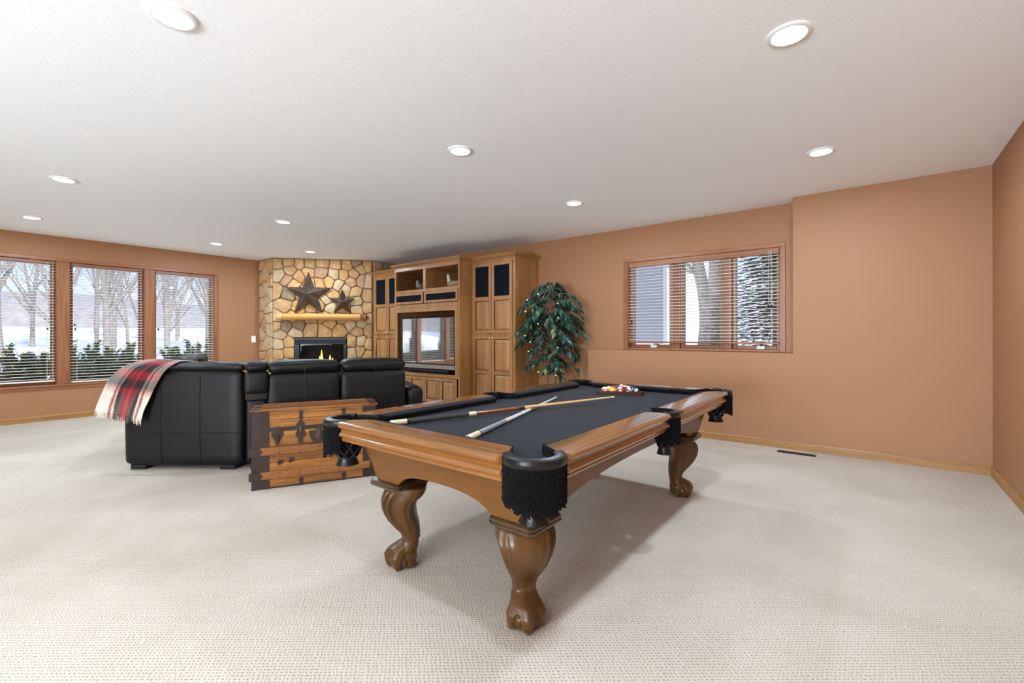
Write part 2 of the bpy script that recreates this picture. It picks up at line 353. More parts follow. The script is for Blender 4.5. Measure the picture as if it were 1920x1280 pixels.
    def build(s, name, mat, parent=None, smooth=None, **tags):
        return obj(name, s.mesh(name, mat, smooth), parent, **tags)
def obj(name, me, parent=None, loc=None, rot=None, scale=None, **tags):
    o = bpy.data.objects.new(name, me); COL.objects.link(o)
    if parent is not None: o.parent = parent
    if loc is not None: o.location = loc
    if rot is not None: o.rotation_euler = rot
    if scale is not None: o.scale = scale
    for k, v in tags.items(): o[k] = v
    return o
def thing(name, label, cat, loc=(0, 0, 0), rz=0.0, group=None):
    o = bpy.data.objects.new(name, None); COL.objects.link(o); o.location = loc; o.rotation_euler = (0, 0, rz)
    o.empty_display_size = 0.1; o['label'] = label; o['category'] = cat
    if group: o['group'] = group
    return o
KIDS = {}
def dup(root, loc, rz=0.0, label=None, scale=None):
    def cp(o, par):
        c = o.copy(); COL.objects.link(c)
        if par is not None: c.parent = par
        for ch in KIDS_OF(o): cp(ch, c)
        return c
    c = cp(root, None); c.location = loc; c.rotation_euler = (0, 0, rz)
    if scale: c.scale = (scale, scale, scale)
    if label: c['label'] = label
    return c
def KIDS_OF(o): return list(o.children)
def frame_rect(mb, a0, a1, z0, z1, wd, d0, d1, axis='Y', b=0.003):
    # picture-frame of four bars lying in the plane across `axis`
    def bx(p0, p1, q0, q1):
        if axis == 'Y': mb.bbox(p0, p1, d0, d1, q0, q1, b)
        else: mb.bbox(d0, d1, p0, p1, q0, q1, b)
    bx(a0, a0 + wd, z0, z1); bx(a1 - wd, a1, z0, z1); bx(a0 + wd, a1 - wd, z1 - wd, z1); bx(a0 + wd, a1 - wd, z0, z0 + wd)
    return mb
# ------------------------------------------------------------------ the room
XA, YC, YB, XR, CH, YS = -9.406, 5.932, 5.692, 0.823, 2.697, -5.6
S = dict(kind='structure')
MB().box(XA - .3, XR + .3, YS - .3, YC + .3, -.12, 0).build('floor', MT['carpet'], **S)
# ceiling, with round holes left by building the can lights just under it
MB().box(XA - .3, XR + .3, YS - .3, YC + .3, CH, CH + .15).build('ceiling', MT['ceil'], **S)
WA0, WA1, WAZ0, WAZ1 = 0.23, 3.173, 0.515, 2.330
m = MB(); T = .22
m.box(XA - T, XA, YS - .3, WA0, 0, CH).box(XA - T, XA, WA1, YC + .3, 0, CH).box(XA - T, XA, WA0, WA1, 0, WAZ0).box(XA - T, XA, WA0, WA1, WAZ1, CH)
m.build('wall_west', MT['wall'], **S)
WB0, WB1, WBZ0, WBZ1 = -2.634, -0.817, 1.055, 2.222
m = MB()
m.box(XA, WB0, YC, YC + T, 0, CH).box(WB1, XR + .3, YC, YC + T, 0, CH).box(WB0, WB1, YC, YC + T, 0, WBZ0).box(WB0, WB1, YC, YC + T, WBZ1, CH)
m.build('wall_north', MT['wall'], **S)
m = MB().prism([(-3.125, 0), (XR, 0), (XR, CH), (-.661, CH), (-.661, 1.027), (-3.125, 1.027)], YB, YC, 'Y')
m.build('wall_north_ledge', MT['wall'], **S)
MB().box(XR, XR + .2, YS - .3, YC, 0, CH).build('wall_east', MT['wall'], **S)
# south wall behind the camera; its patio opening is added for the fill lamp
m = MB(); PX0, PX1, PZ1 = -2.3, 0.7, 2.12
m.box(XA, PX0, YS - .2, YS, 0, CH).box(PX1, XR, YS - .2, YS, 0, CH).box(PX0, PX1, YS - .2, YS, PZ1, CH)
m.build('wall_south', MT['wall'], **S)
dr = thing('added_door_1', 'added glazed patio door at the fill lamp, unseen behind the viewer', 'door', ((PX0 + PX1) / 2, YS - .1, 0)); del dr['category']; dr['kind'] = 'structure'
m = MB()
for k in range(2):
    a = -1.5 + k * 1.5; frame_rect(m, a + .003, a + 1.497, 0.004, PZ1 - .004, .085, -.03, .03)
m.build('door_frame', MT['trimZ'], dr)
for k in range(2):
    a = -1.5 + k * 1.5; MB().box(a + .085, a + 1.415, -.004, .004, .09, PZ1 - .09).build('pane', MT['glass'], dr)

# baseboards
BH, BT = .082, .014
def base_prof(): return [(0, 0), (BT, 0), (BT, BH - .012), (BT * .5, BH), (0, BH)]
m = MB().loft([[(XA + a, y, b) for a, b in base_prof()] for y in (YS, 3.96)]); m.build('baseboard_west', MT['baseY'], **S)
m = MB().loft([[(x, YB - a, b) for a, b in base_prof()] for x in (-3.125 - BT, XR)]); m.build('baseboard_north', MT['baseX'], **S)
m = MB().loft([[(XR - a, y, b) for a, b in base_prof()] for y in (YS, YB - BT)]); m.build('baseboard_east', MT['baseY'], **S)
m = MB().loft([[(x, YC - a, b) for a, b in base_prof()] for x in (-4.10, -3.125)]); m.build('baseboard_recess', MT['baseX'], **S)

# ------------------------------------------------------------------ west windows
w1 = thing('window_1', 'row of three cherry-cased windows in the west wall', 'window', (XA, 0, 0)); del w1['category']; w1['kind'] = 'structure'
PANES = [(0.23, 1.117), (1.265, 2.149), (2.291, 3.173)]
cz0, cz1 = WAZ0, WAZ1
m = MB().bbox(.0, .018, WA0 - .07, WA1 + .055, cz1, cz1 + .045, .004); m.build('head_casing', MT['trimY'], w1)
m = MB().bbox(.0, .018, WA1, WA1 + .055, cz0, cz1 - .001, .004); m.build('side_casing', MT['trimZ'], w1)
m = MB().bbox(.0, .018, WA0 - .07, WA0, cz0, cz1 - .001, .004); m.build('side_casing', MT['trimZ'], w1)
m = MB().bbox(.0, .035, WA0 - .09, WA1 + .07, cz0 - .022, cz0 + .004, .006).bbox(0, .018, WA0 - .07, WA1 + .055, cz0 - .062, cz0 - .024, .004)
m.build('window_sill', MT['trimY'], w1)
for a, b in ((1.117, 1.265), (2.149, 2.291)):
    MB().bbox(-.19, .018, a, b, cz0 + .006, cz1 - .002, .005).build('mullion_post', MT['trimZ'], w1)
for a, b in PANES:
    m = MB(); frame_rect(m, a + .002, b - .002, cz0 + .006, cz1 - .002, .045, -.17, -.11, 'X', .005); m.build('sash_frame', MT['trimZ'], w1)
    MB().box(-.146, -.140, a + .04, b - .04, cz0 + .045, cz1 - .04).build('pane', MT['glass'], w1)

def blind(name, label, loc, x0, x1, zt, zb, axis, nsl, cords, group=None, tilt=0.0, tassels=(), vh=.042):
    """slatted blind: built along local x, room side is local -y"""
    t = thing(name, label, 'blind', loc, {'X': 0.0, 'Y': R(90)}[axis], group)
    MB().bbox(x0, x1, -.03, .028, zt - vh, zt, .004).build('valance', MT['trimX'], t)
    L_ = x1 - x0
    sm = MB().loft([[(x, -.025 * c, .0035 * (1 - c * c) + s) for c, s in ((-1, 0), (-.5, 0), (0, 0), (.5, 0), (1, 0), (1, .003), (.5, .003), (0, .003), (-.5, .003), (-1, .003))] for x in (x0 + .004, x1 - .004)]).mesh('slat', MT['slat'], 40)
    z0, z1 = zb + .03, zt - vh - .02
    for k in range(nsl):
        obj('slat', sm, t, (0, 0, z0 + (z1 - z0) * k / (nsl - 1)), (tilt, 0, 0))
    MB().bbox(x0 + .003, x1 - .003, -.024, .024, zb - .008, zb + .012, .004).build('bottom_rail', MT['trimX'] if axis == 'X' else MT['slat'], t)
    cm_ = MB().box(-.0012, .0012, -.001, .001, zb, zt - vh - .001).mesh('ladder_cord', MT['cord'])
    for cx in cords:
        for yy in (-.028, .028): obj('ladder_cord', cm_, t, (cx, yy, 0))
    for (tx, tz) in tassels:
        q = MB().box(tx - .0012, tx + .0012, -.034, -.032, tz, zt - .03).build('pull_cord', MT['cord'], t)
        MB().lathe([(.002, .03), (.009, .024), (.011, .008), (.007, 0), (.001, -.002)], 8, (tx, -.034, tz - .02)).build('tassel', MT['bronze'], q, 40)
    return t
labs = ['slatted blind in the first west window, whose lower sash shows below it', 'slatted blind in the middle west window, between two wide wooden posts', 'slatted blind in the west window nearest the stone fireplace']
for i, (a, b) in enumerate(PANES):
    # local x runs along +y of the room after the quarter turn; local -y points to +x, the room
    ta = ((.80, 1.34),) if i == 0 else ((.05, 1.40), (.06, 1.34)) if i == 1 else ((.05, 1.35), (.055, 1.34))
    blind('window_blind', labs[i], (XA - .045, a, 0), .004, b - a - .004, cz1 - .004, cz0 + (.055 if i == 0 else .022), 'Y', 40, (.08, (b - a) - .03, (b - a) - .09), 'blinds in the west windows', tassels=ta)

# ------------------------------------------------------------------ north window, in the recess above the ledge
w2 = thing('window_2', 'wide three-light window above the ledge of the north wall', 'window', (0, YC, 0)); del w2['category']; w2['kind'] = 'structure'
MB().bbox(WB0 - .063, WB1 + .058, -.02, 0, WBZ1, WBZ1 + .05, .004).build('head_casing', MT['trimX'], w2)
MB().bbox(WB0 - .063, WB0, -.02, 0, 1.03, WBZ1, .004).build('side_casing', MT['trimZ'], w2)
MB().bbox(WB1, WB1 + .058, -.02, 0, 1.03, WBZ1, .004).build('side_casing', MT['trimZ'], w2)
MB().bbox(WB0, WB1, -.016, 0.03, 1.031, WBZ0, .004).build('window_sill', MT['trimX'], w2)
BP = [(WB0, -2.054), (-1.951, -1.432), (-1.33, WB1)]
for a, b in ((-2.054, -1.951), (-1.432, -1.33)):
    MB().bbox(a, b, .05, .20, WBZ0, WBZ1, .004).build('mullion_post', MT['trimZ'], w2)
for a, b in BP:
    m = MB(); frame_rect(m, a + .001, b - .001, WBZ0, WBZ1, .045, .09, .15, 'Y', .004); m.build('sash_frame', MT['trimX'], w2)
    MB().box(a + .04, b - .04, .117, .123, WBZ0 + .04, WBZ1 - .04).build('pane', MT['glass'], w2)
for cx in (-2.30, -1.02):
    h = MB().bbox(cx - .045, cx + .045, .045, .088, WBZ0 + .004, WBZ0 + .045, .008).build('crank_operator', MT['white'], w2, 30)
    MB().tube([(cx, .05, WBZ0 + .045), (cx + .03, .03, WBZ0 + .055), (cx + .09, .025, WBZ0 + .048)], .005, 6).build('crank_handle', MT['bronze'], h, 40)
nb = blind('window_blind', 'wide cream slatted blind across the whole three-light window above the ledge', (0, YC + .022, 0), WB0 + .004, WB1 - .004, WBZ1 - .002, WBZ0 + .075, 'X', 25, (-2.56, -2.05, -1.93, -1.34, -1.29, -.90), None, tassels=((-2.58, 1.42), (-.90, 1.56), (-.93, 1.56), (-.91, 2.0)), vh=.070)

# ------------------------------------------------------------------ ceiling lights
LP = [(-2.532, .688, 'round recessed ceiling light, large in the upper corner of the view toward the west windows'),
      (-.317, 2.60, 'round recessed ceiling light above the open carpet by the east wall, second from the ledge'),
      (-2.573, 2.60, 'round recessed ceiling light straight above the pool table'),
      (-.32, 4.42, 'round recessed ceiling light nearest the bare tan north wall'),
      (-5.961, .76, 'round recessed ceiling light in the row toward the first west window, the nearer of two'),
      (-8.17, .76, 'round recessed ceiling light right in front of the first west window'),
      (-5.961, 2.80, 'round recessed ceiling light above the sofa, in front of the fireplace'),
      (-8.20, 2.80, 'round recessed ceiling light in front of the west window nearest the fireplace'),
      (-7.695, 4.079, 'small-looking recessed ceiling light close to the stone fireplace'),
      (-2.60, 4.42, 'round recessed ceiling light in front of the north window, near the ficus')]
HID = [(-.32, .69, 'recessed ceiling light right above the viewer, near the east wall'), (-5.96, -1.2, 'recessed ceiling light behind the viewer on the west side of the room'), (-.32, -1.2, 'recessed ceiling light just behind the viewer by the east wall'), (-2.55, -3.2, 'recessed ceiling light in front of the added patio door, away from the east wall'), (-.32, -3.2, 'recessed ceiling light in front of the added patio door, by the east wall')]
ring = MB().lathe([(.098, 0), (.098, -.006), (.092, -.010), (.078, -.010), (.074, -.004), (.074, 0)], 32).mesh('trim_ring', MT['whitetrim'], 40)
lens = MB().lathe([(.0745, -.001), (.07, -.004), (.035, -.006), (.001, -.0065)], 32).mesh('lens', MT['lens'], 40)
ld = bpy.data.lights.new('can_light', 'AREA'); ld.shape = 'DISK'; ld.size = .13; ld.energy = CAN_W; ld.color = (0.74, 0.905, 1.07)
ld_dim = ld.copy(); ld_dim.energy = CAN_W * .25
for i, q in enumerate(LP + HID):
    lab = q[2]
    t = thing('recessed_light', lab, 'ceiling light', (q[0], q[1], CH), 0, 'recessed ceiling lights')
    obj('trim_ring', ring, t); obj('lens', lens, t)
    lo = bpy.data.objects.new('lamp', ld_dim if i in (0, 2) else ld); COL.objects.link(lo); lo.parent = t; lo.location = (0, 0, -.016)

# small wall and floor fittings
t = thing('light_switch', 'cream light switch on the west wall beside the stone fireplace', 'light switch', (XA, 3.843, 1.166))
MB().bbox(0, .006, -.04, .04, -.062, .062, .003).build('plate', MT['white'], t); MB().bbox(.006, .011, -.017, .017, -.034, .034, .002).build('rocker', MT['white'], t)
t = thing('floor_vent', 'brown metal floor vent set in the carpet along the north baseboard', 'floor vent', (-.614, 5.51, 0))
m = MB(); frame_rect(m, -.17, .17, .0, .0, .0, 0, 0) if False else None
m = MB().box(-.17, .17, -.045, -.033, 0, .006).box(-.17, .17, .033, .045, 0, .006).box(-.17, -.155, -.033, .033, 0, .006).box(.155, .17, -.033, .033, 0, .006)
m.build('frame', plain('brown_vent_metal', '#5a4636', 0.5, 0.4), t)
MB().box(-.155, .155, -.033, .033, 0, .0015).build('dark_opening', MT['iron'], t)
vs = MB().box(-.004, .004, -.033, .033, .0015, .006).mesh('fin', MT['bronze'])
for k in range(22): obj('fin', vs, t, (-.148 + .0141 * k, 0, 0), (0, 0, R(18)))

# ------------------------------------------------------------------ stone fireplace across the corner
FL = Vector((-8.86, 3.967, 0)); FR_ = Vector((-7.683, 5.327, 0)); FLEN = (FR_ - FL).length; FD = (FR_ - FL).normalized(); FN = Vector((FD.y, -FD.x, 0))
fa = math.atan2(FD.y, FD.x)
fp = thing('stone_fireplace', 'floor-to-ceiling corner fireplace of rounded tan fieldstones', 'fireplace', FL, fa)
# local: x along the face, -y towards the room, z up
Minv = Matrix.Translation(FL) @ Matrix.Rotation(fa, 4, 'Z'); Minv = Minv.inverted()
BX0, BX1, BZ0, BZ1 = .382, 1.328, .40, 1.191
core = [(XA + .001, 3.967), (-8.86, 3.967), (-7.683, 5.327), (-7.683, YC - .001), (XA + .001, YC - .001)]
def Lc(p): q = Minv @ Vector((p[0], p[1], 0)); return (q.x, q.y)
m = MB()
def slab(z0, z1, recess):
    cp = [Lc(p) for p in core]
    if recess: cp = [cp[0], cp[1], (BX0, 0), (BX0, .34), (BX1, .34), (BX1, 0), cp[2], cp[3], cp[4]]
    else: cp = [cp[0], cp[1], (BX0, 0), (BX1, 0), cp[2], cp[3], cp[4]]
    m.prism(cp, z0, z1, 'Z')
slab(0, BZ0, False); slab(BZ0, BZ1, True); slab(BZ1, CH - .001, False)
m.build('mortar_core', MT['mortar'], fp)
FRS = [(0.067, 2.584), (0.282, 2.615), (0.476, 2.596), (0.637, 2.608), (0.877, 2.632), (1.14, 2.606), (1.325, 2.602), (1.512, 2.65), (1.708, 2.596), (0.105, 2.379), (0.313, 2.466), (0.468, 2.362), (0.609, 2.441), (0.869, 2.43), (1.1, 2.402), (1.268, 2.397), (1.463, 2.41), (1.577, 2.541), (0.251, 2.291), (0.359, 2.202), (0.066, 2.072), (0.251, 2.025), (0.189, 1.809), (0.829, 2.219), (1.004, 2.273), (1.18, 2.209), (1.3, 2.127), (1.414, 2.282), (1.593, 2.303), (1.724, 2.288), (1.051, 2.004), (1.486, 2.062), (1.715, 1.997), (0.955, 1.902), (1.019, 1.768), (1.511, 1.909), (1.527, 1.722), (1.707, 1.758), (0.467, 1.746), (0.671, 1.764), (0.844, 1.816), (1.259, 1.736), (0.53, 2.047), (0.671, 2.199), (0.058, 1.577), (0.374, 1.579), (0.655, 1.58), (0.939, 1.582), (1.243, 1.584), (1.518, 1.585), (1.739, 1.57), (0.05, 1.412), (0.226, 1.395), (0.126, 1.246), (0.451, 1.437), (0.381, 1.296), (0.67, 1.346), (0.923, 1.329), (1.194, 1.33), (1.002, 1.464), (1.404, 1.449), (1.591, 1.466), (1.534, 1.313), (1.739, 1.33), (0.095, 1.081), (0.272, 1.113), (0.103, 0.866), (0.28, 0.898), (1.42, 1.117), (1.591, 1.116), (1.738, 1.056), (1.419, 0.888), (1.582, 0.92), (1.697, 0.851), (0.064, 0.701), (0.249, 0.716), (1.452, 0.683), (1.68, 0.68),
       (.1, .5), (.28, .52), (1.43, .5), (1.66, .47), (.12, .25), (.33, .3), (.55, .24), (.8, .27), (1.05, .22), (1.28, .27), (1.5, .27), (1.7, .22), (.2, .08), (.45, .07), (.7, .08), (.95, .07), (1.2, .08), (1.42, .07), (1.65, .07)]
SDS = [(-9.326, 2.594), (-8.99, 2.545), (-9.35, 2.362), (-9.138, 2.425), (-8.973, 2.261), (-9.33, 2.104), (-9.176, 2.124), (-8.992, 2.046), (-9.329, 1.827), (-9.066, 1.883), (-9.33, 1.589), (-9.012, 1.747), (-9.3, 1.248), (-9.013, 1.364), (-9.069, 1.08), (-9.30, 1.009), (-9.29, 0.855), (-8.997, 0.831), (-9.257, 0.688), (-9.2, 1.42), (-9.0, 1.56), (-9.05, .6), (-9.28, .45), (-9.0, .35), (-9.25, .2), (-9.0, .12)]
def clip(poly, px, py, nx, ny):     # keep the side where (p-P).n <= 0
    out = []
    for i in range(len(poly)):
        a, b = poly[i], poly[(i + 1) % len(poly)]
        da = (a[0] - px) * nx + (a[1] - py) * ny; db = (b[0] - px) * nx + (b[1] - py) * ny
        if da <= 0: out.append(a)
        if (da < 0 < db) or (db < 0 < da):
            t = da / (da - db); out.append((a[0] + (b[0] - a[0]) * t, a[1] + (b[1] - a[1]) * t))
    return out
rs = random.Random(3)
def stones(seeds, rect, box, to_local, pick):
    x0, x1, z0, z1 = rect
    for i, (sx, sz) in enumerate(seeds):
        poly = [(x0, z0), (x1, z0), (x1, z1), (x0, z1)]
        for j, (tx, tz) in enumerate(seeds):
            if i != j and abs(tx - sx) + abs(tz - sz) < 1.2:
                poly = clip(poly, (sx + tx) / 2, (sz + tz) / 2, tx - sx, tz - sz)
        if box:
            c = [(box[0] - sx, (box[0], 0, 1, 0)), (sx - box[1], (box[1], 0, -1, 0)), (box[2] - sz, (0, box[2], 0, 1)), (sz - box[3], (0, box[3], 0, -1))]
            c = max(c, key=lambda q: q[0])
            if c[0] <= 0: continue
            poly = clip(poly, *c[1])
        if len(poly) < 3: continue
        # shrink by the joint width, then knock the corners off
        cx = sum(p[0] for p in poly) / len(poly); cz = sum(p[1] for p in poly) / len(poly)
        g = 0.0025
        q = poly
        for a, b in zip(poly, poly[1:] + poly[:1]):
            ex, ez = b[0] - a[0], b[1] - a[1]; l = math.hypot(ex, ez)
            if l < 1e-6: continue
            nx, nz = ez / l, -ex / l
            if (cx - a[0]) * nx + (cz - a[1]) * nz > 0: nx, nz = -nx, -nz
            q = clip(q, a[0] - nx * g, a[1] - nz * g, nx, nz)
        if len(q) < 3: continue
        rnd = []
        for a, b in zip(q, q[1:] + q[:1]):
            l = math.hypot(b[0] - a[0], b[1] - a[1]); t = min(.3, .022 / max(l, 1e-6))
            nn_ = 4 if l > .12 else 3 if l > .06 else 2
            for kk in range(nn_):
                tt = t + (1 - 2 * t) * kk / (nn_ - 1); ox = a[0] + (b[0] - a[0]) * tt; oz = a[1] + (b[1] - a[1]) * tt
                w_ = 1 - .07 * abs(noise.noise(Vector((ox * 9, oz * 9, i * 1.7)))) - .02 * rs.random()
                rnd.append((cx + (ox - cx) * w_, cz + (oz - cz) * w_))
        q = rnd; cx = sum(p[0] for p in q) / len(q); cz = sum(p[1] for p in q) / len(q)
        dep = rs.uniform(.026, .052); rings = []
        for sc, d in ((1, -.004), (1, dep * .45), (.93, dep * .85), (.72, dep)):
            ring_ = []
            for p in q:
                px_, pz_ = cx + (p[0] - cx) * sc, cz + (p[1] - cz) * sc
                dd = d + (noise.noise(Vector((px_ * 12, pz_ * 12, i))) * .014 if d > 0 else 0)
                ring_.append(to_local(px_, pz_, dd))
            rings.append(ring_)
        mb = MB(); mb.loft(rings, True, False)
        n = len(q); mb.v.append(to_local(cx, cz, dep * 1.02)); ci = len(mb.v) - 1
        mb.f += [(3 * n + k, 3 * n + (k + 1) % n, ci) for k in range(n)]
        mb.build('stone', pick(i, cx, cz), fp, 38)
def pickf(i, x, z):
    if (abs(x - .25) < .09 and abs(z - 2.02) < .09) or (abs(x - .226) < .08 and abs(z - 1.39) < .1) or (abs(x - .45) < .09 and abs(z - 1.44) < .08): return ST[4]
    if (abs(x - .25) < .08 and abs(z - 2.29) < .07) or (abs(x - 1.59) < .06 and abs(z - 2.3) < .07): return ST[3]
    if abs(x - 1.51) < .05 and abs(z - 2.65) < .05: return ST[4]
    if abs(x - .83) < .06 and abs(z - 2.22) < .06: return ST[5]
    if abs(x - .87) < .06 and abs(z - 2.43) < .06: return ST[3]
    return rs.choice([ST[0], ST[0], ST[1], ST[2], ST[0], ST[1], ST[2], ST[5] if rs.random() < .3 else ST[0]])
stones(FRS, (0, FLEN, 0.0, CH - .004), (BX0, BX1, BZ0, BZ1), lambda x, z, d: (x, -d, z), pickf)
def side_loc(x, z, d): q = Minv @ Vector((x, 3.967 - d, z)); return (q.x, q.y, q.z)
stones(SDS, (XA + .015, -8.862, 0, CH - .004), None, side_loc, lambda i, x, z: rs.choice([ST[2], ST[2], ST[2], ST[0], ST[0], ST[3]]))  # paler mix puts the light falling on this side into the stone colour
RTS = [(rs.uniform(5.37, 5.9), z + rs.uniform(-.05, .05)) for z in (2.6, 2.42, 2.2, 1.9) for _ in (0, 1)]
def ret_loc(y, z, d): q = Minv @ Vector((-7.683 + d, y, z)); return (q.x, q.y, q.z)
stones([(y, z) for y, z in RTS], (5.335, 5.92, 2.47, CH - .004), None, ret_loc, lambda i, x, z: rs.choice([ST[4], ST[3], ST[0]]))

# gas insert
fi = thing('gas_fireplace', 'black gas fireplace insert with a low flame behind glass', 'fireplace insert', Minv.inverted() @ Vector((0, 0, 0)), fa)
m = MB(); c0, c1 = BX0 + .004, BX1 - .004
m.bbox(c0, c0 + .085, -.045, .02, BZ0 + .005, 1.068, .004).bbox(c1 - .06, c1, -.045, .02, BZ0 + .005, 1.068, .004).bbox(c0 + .086, c1 - .061, -.045, .02, BZ0 + .005, .52, .004)
m.bbox(c0, c1, -.045, .02, 1.15, BZ1 - .004, .004)
m.build('surround', MT['iron'], fi)
for k in range(3): MB().bbox(c0 + .01, c1 - .01, -.04, .0, 1.072 + .026 * k, 1.09 + .026 * k, .003).build('louver', MT['iron'], fi)
m = MB().box(c0, c1, .30, .31, BZ0 + .005, BZ1 - .005).box(c0, c0 + .01, .02, .30, BZ0 + .005, BZ1 - .005).box(c1 - .01, c1, .02, .30, BZ0 + .005, BZ1 - .005).box(c0 + .01, c1 - .01, .02, .30, BZ0 + .005, .53).box(c0 + .01, c1 - .01, .02, .30, 1.12, 1.14)
m.build('firebox_lining', MT['firedark'], fi)
MB().box(c0 + .085, c1 - .06, -.012, -.008, .522, 1.066).build('glass_front', glass_mat('fire_glass', 1.2), fi)
for a, b, r in (((.5, .2, .60), (.85, .14, .66), .045), ((.85, .12, .60), (1.2, .2, .66), .045), ((.6, .24, .70), (1.12, .18, .73), .04)):
    MB().tube([a, ((a[0] + b[0]) / 2, (a[1] + b[1]) / 2, (a[2] + b[2]) / 2 + .02), b], [r, r * 1.1, r * .9], 9).build('gas_log', MT['charlog'], fi, 40)
for fx, fz, h, r in ((.835, .72, .24, .030), (.80, .70, .14, .025), (.99, .72, .14, .026), (1.04, .70, .10, .02), (.72, .68, .10, .02)):
    MB().lathe([(.002, 0), (r, h * .15), (r * .85, h * .35), (r * .45, h * .65), (r * .15, h * .88), (.001, h)], 8, (fx, .12, fz)).build('flame', MT['flame'], fi, 60)

# log mantel, a half-hewn pine log
mt = thing('log_mantel', 'honey-coloured peeled log mantel under the two metal stars', 'mantel', Minv.inverted() @ Vector((0, 0, 0)), fa)
ML0, ML1, MZ, MR = .20, 1.60, 1.585, .068
def log_ring(x, s=1.0):
    return [(x, -.035 - .085 * s + .105 * s * math.cos(a), MZ + max(-MR, min(MR * .93, MR * 1.12 * math.sin(a) * s))) for a in [2 * PI * k / 18 for k in range(18)]]
rings = [log_ring(ML0 + (ML1 - ML0) * k / 10, 1 + .03 * math.sin(k * 2.1)) for k in range(11)]
MB().loft(rings).build('log', MT['log'], mt, 35)
def cut_end(x0, x1, mat_, y_sh):
    a = log_ring(x0, 1.0); b = [(x1, q[1] * .8 - .006 + y_sh, MZ + (q[2] - MZ) * .86) for q in a]
    MB().loft([a, b]).build('hewn_end', mat_, mt, 35)
cut_end(ML0 - .001, .105, MT['logend'], 0); cut_end(ML1 + .001, 1.70, MT['logend2'], 0)

# metal barn stars leaning on the mantel
def star(name, label, cx, cz, Rr, depth, y0):
    t = thing(name, label, 'metal star', Minv.inverted() @ Vector((cx, y0, cz)), fa, 'metal stars on the mantel')
    vs = [(0, -depth, 0)]
    for k in range(10):
        a = PI / 2 + k * PI / 5; r = Rr if k % 2 == 0 else Rr * .40
        vs.append((r * math.cos(a), 0, r * math.sin(a)))
    for k in range(10):
        a = PI / 2 + k * PI / 5; r = (Rr if k % 2 == 0 else Rr * .40) * .985
        vs.append((r * math.cos(a), .004, r * math.sin(a)))
    vs.append((0, -depth + .008, 0))
    fs = [(0, 1 + k, 1 + (k + 1) % 10) for k in range(10)] + [(21, 11 + (k + 1) % 10, 11 + k) for k in range(10)] + [(1 + k, 11 + k, 11 + (k + 1) % 10, 1 + (k + 1) % 10) for k in range(10)]
    MB().add(vs, fs).build('star_body', MT['star'], t)
    return t
zt_ = MZ + MR * .93
star('barn_star', 'large rust-brown metal star standing on the log mantel', .645, zt_ + .809 * .44 + .003, .44, .15, -.085)
star('barn_star', 'small rust-brown metal star beside the large one on the mantel', 1.245, zt_ + .809 * .268 + .003, .268, .10, -.085)
# ------------------------------------------------------------------ built-in media cabinets
def raised_panel(mb, x0, x1, z0, z1, yf):
    """raised panel seen from -y: groove, bevel and field"""
    def rg(i, y): return [(x0 + i, y, z0 + i), (x1 - i, y, z0 + i), (x1 - i, y, z1 - i), (x0 + i, y, z1 - i)]
    mb.cur = 1; mb.loft([rg(0, yf - .001), rg(0, yf + .009), rg(.009, yf + .009)], True, False)
    mb.cur = 0; mb.loft([rg(.009, yf + .009), rg(.036, yf - .001), rg(.040, yf - .002)], True, False)
    a = rg(.040, yf - .002); mb.add(a, [(0, 1, 2, 3)])
def cab_door(par, x0, x1, z0, z1, yf, panels, knob=None, name='door', sw=.052):
    """panels: list of (z0, z1, kind). Stiles and rails fill the rest."""
    m = MB(); th = .020
    zs = sorted(panels); px0, px1 = x0 + sw, x1 - sw
    m.bbox(x0, px0, yf - th, yf, z0, z1, .004); m.bbox(px1, x1, yf - th, yf, z0, z1, .004)
    edges = [z0] + [v for p in zs for v in p[:2]] + [z1]
    for a, b in zip(edges[::2], edges[1::2]):
        if b - a > .002: m.bbox(px0, px1, yf - th + .001, yf, a, b, .003)
    d = m.build(name, MT['cab'], par)
    for a, b, kind in zs:
        if kind == 'wood':
            q = MB(); raised_panel(q, px0, px1, a, b, yf - th + .004); q.build('raised_panel', [MT['cabpan'], MT['glaze']], d)
        else:
            MB().box(px0, px1, yf - .008, yf - .004, a, b).build('speaker_cloth', MT['spk'], d)
    if knob:
        MB().lathe([(.004, 0), (.005, .012), (.013, .016), (.014, .022), (.008, .027), (.001, .028)], 10, M=Matrix.Translation((knob[0], yf - th, knob[1])) @ Matrix.Rotation(R(90), 4, 'X')).build('knob', MT['nickel'], d, 40)
    return d
def crown(par, x0, x1, yf, yb, z, left, right):
    prof = [(0, 0), (.006, 0), (.008, .012), (.018, .022), (.034, .030), (.044, .046), (.052, .050), (.056, .068), (0, .068)]
    rings = []
    def P(o, zz, where):
        return {'bl': (x0 - o, yb, z + zz), 'fl': (x0 - (o if left else 0), yf - o, z + zz), 'fr': (x1 + (o if right else 0), yf - o, z + zz), 'br': (x1 + o, yb, z + zz)}[where]
    seq = (['bl'] if left else []) + ['fl', 'fr'] + (['br'] if right else [])
    MB().loft([[P(o, zz, k) for o, zz in prof] for k in seq]).build('crown_moulding', MT['cabX'], par, 30)
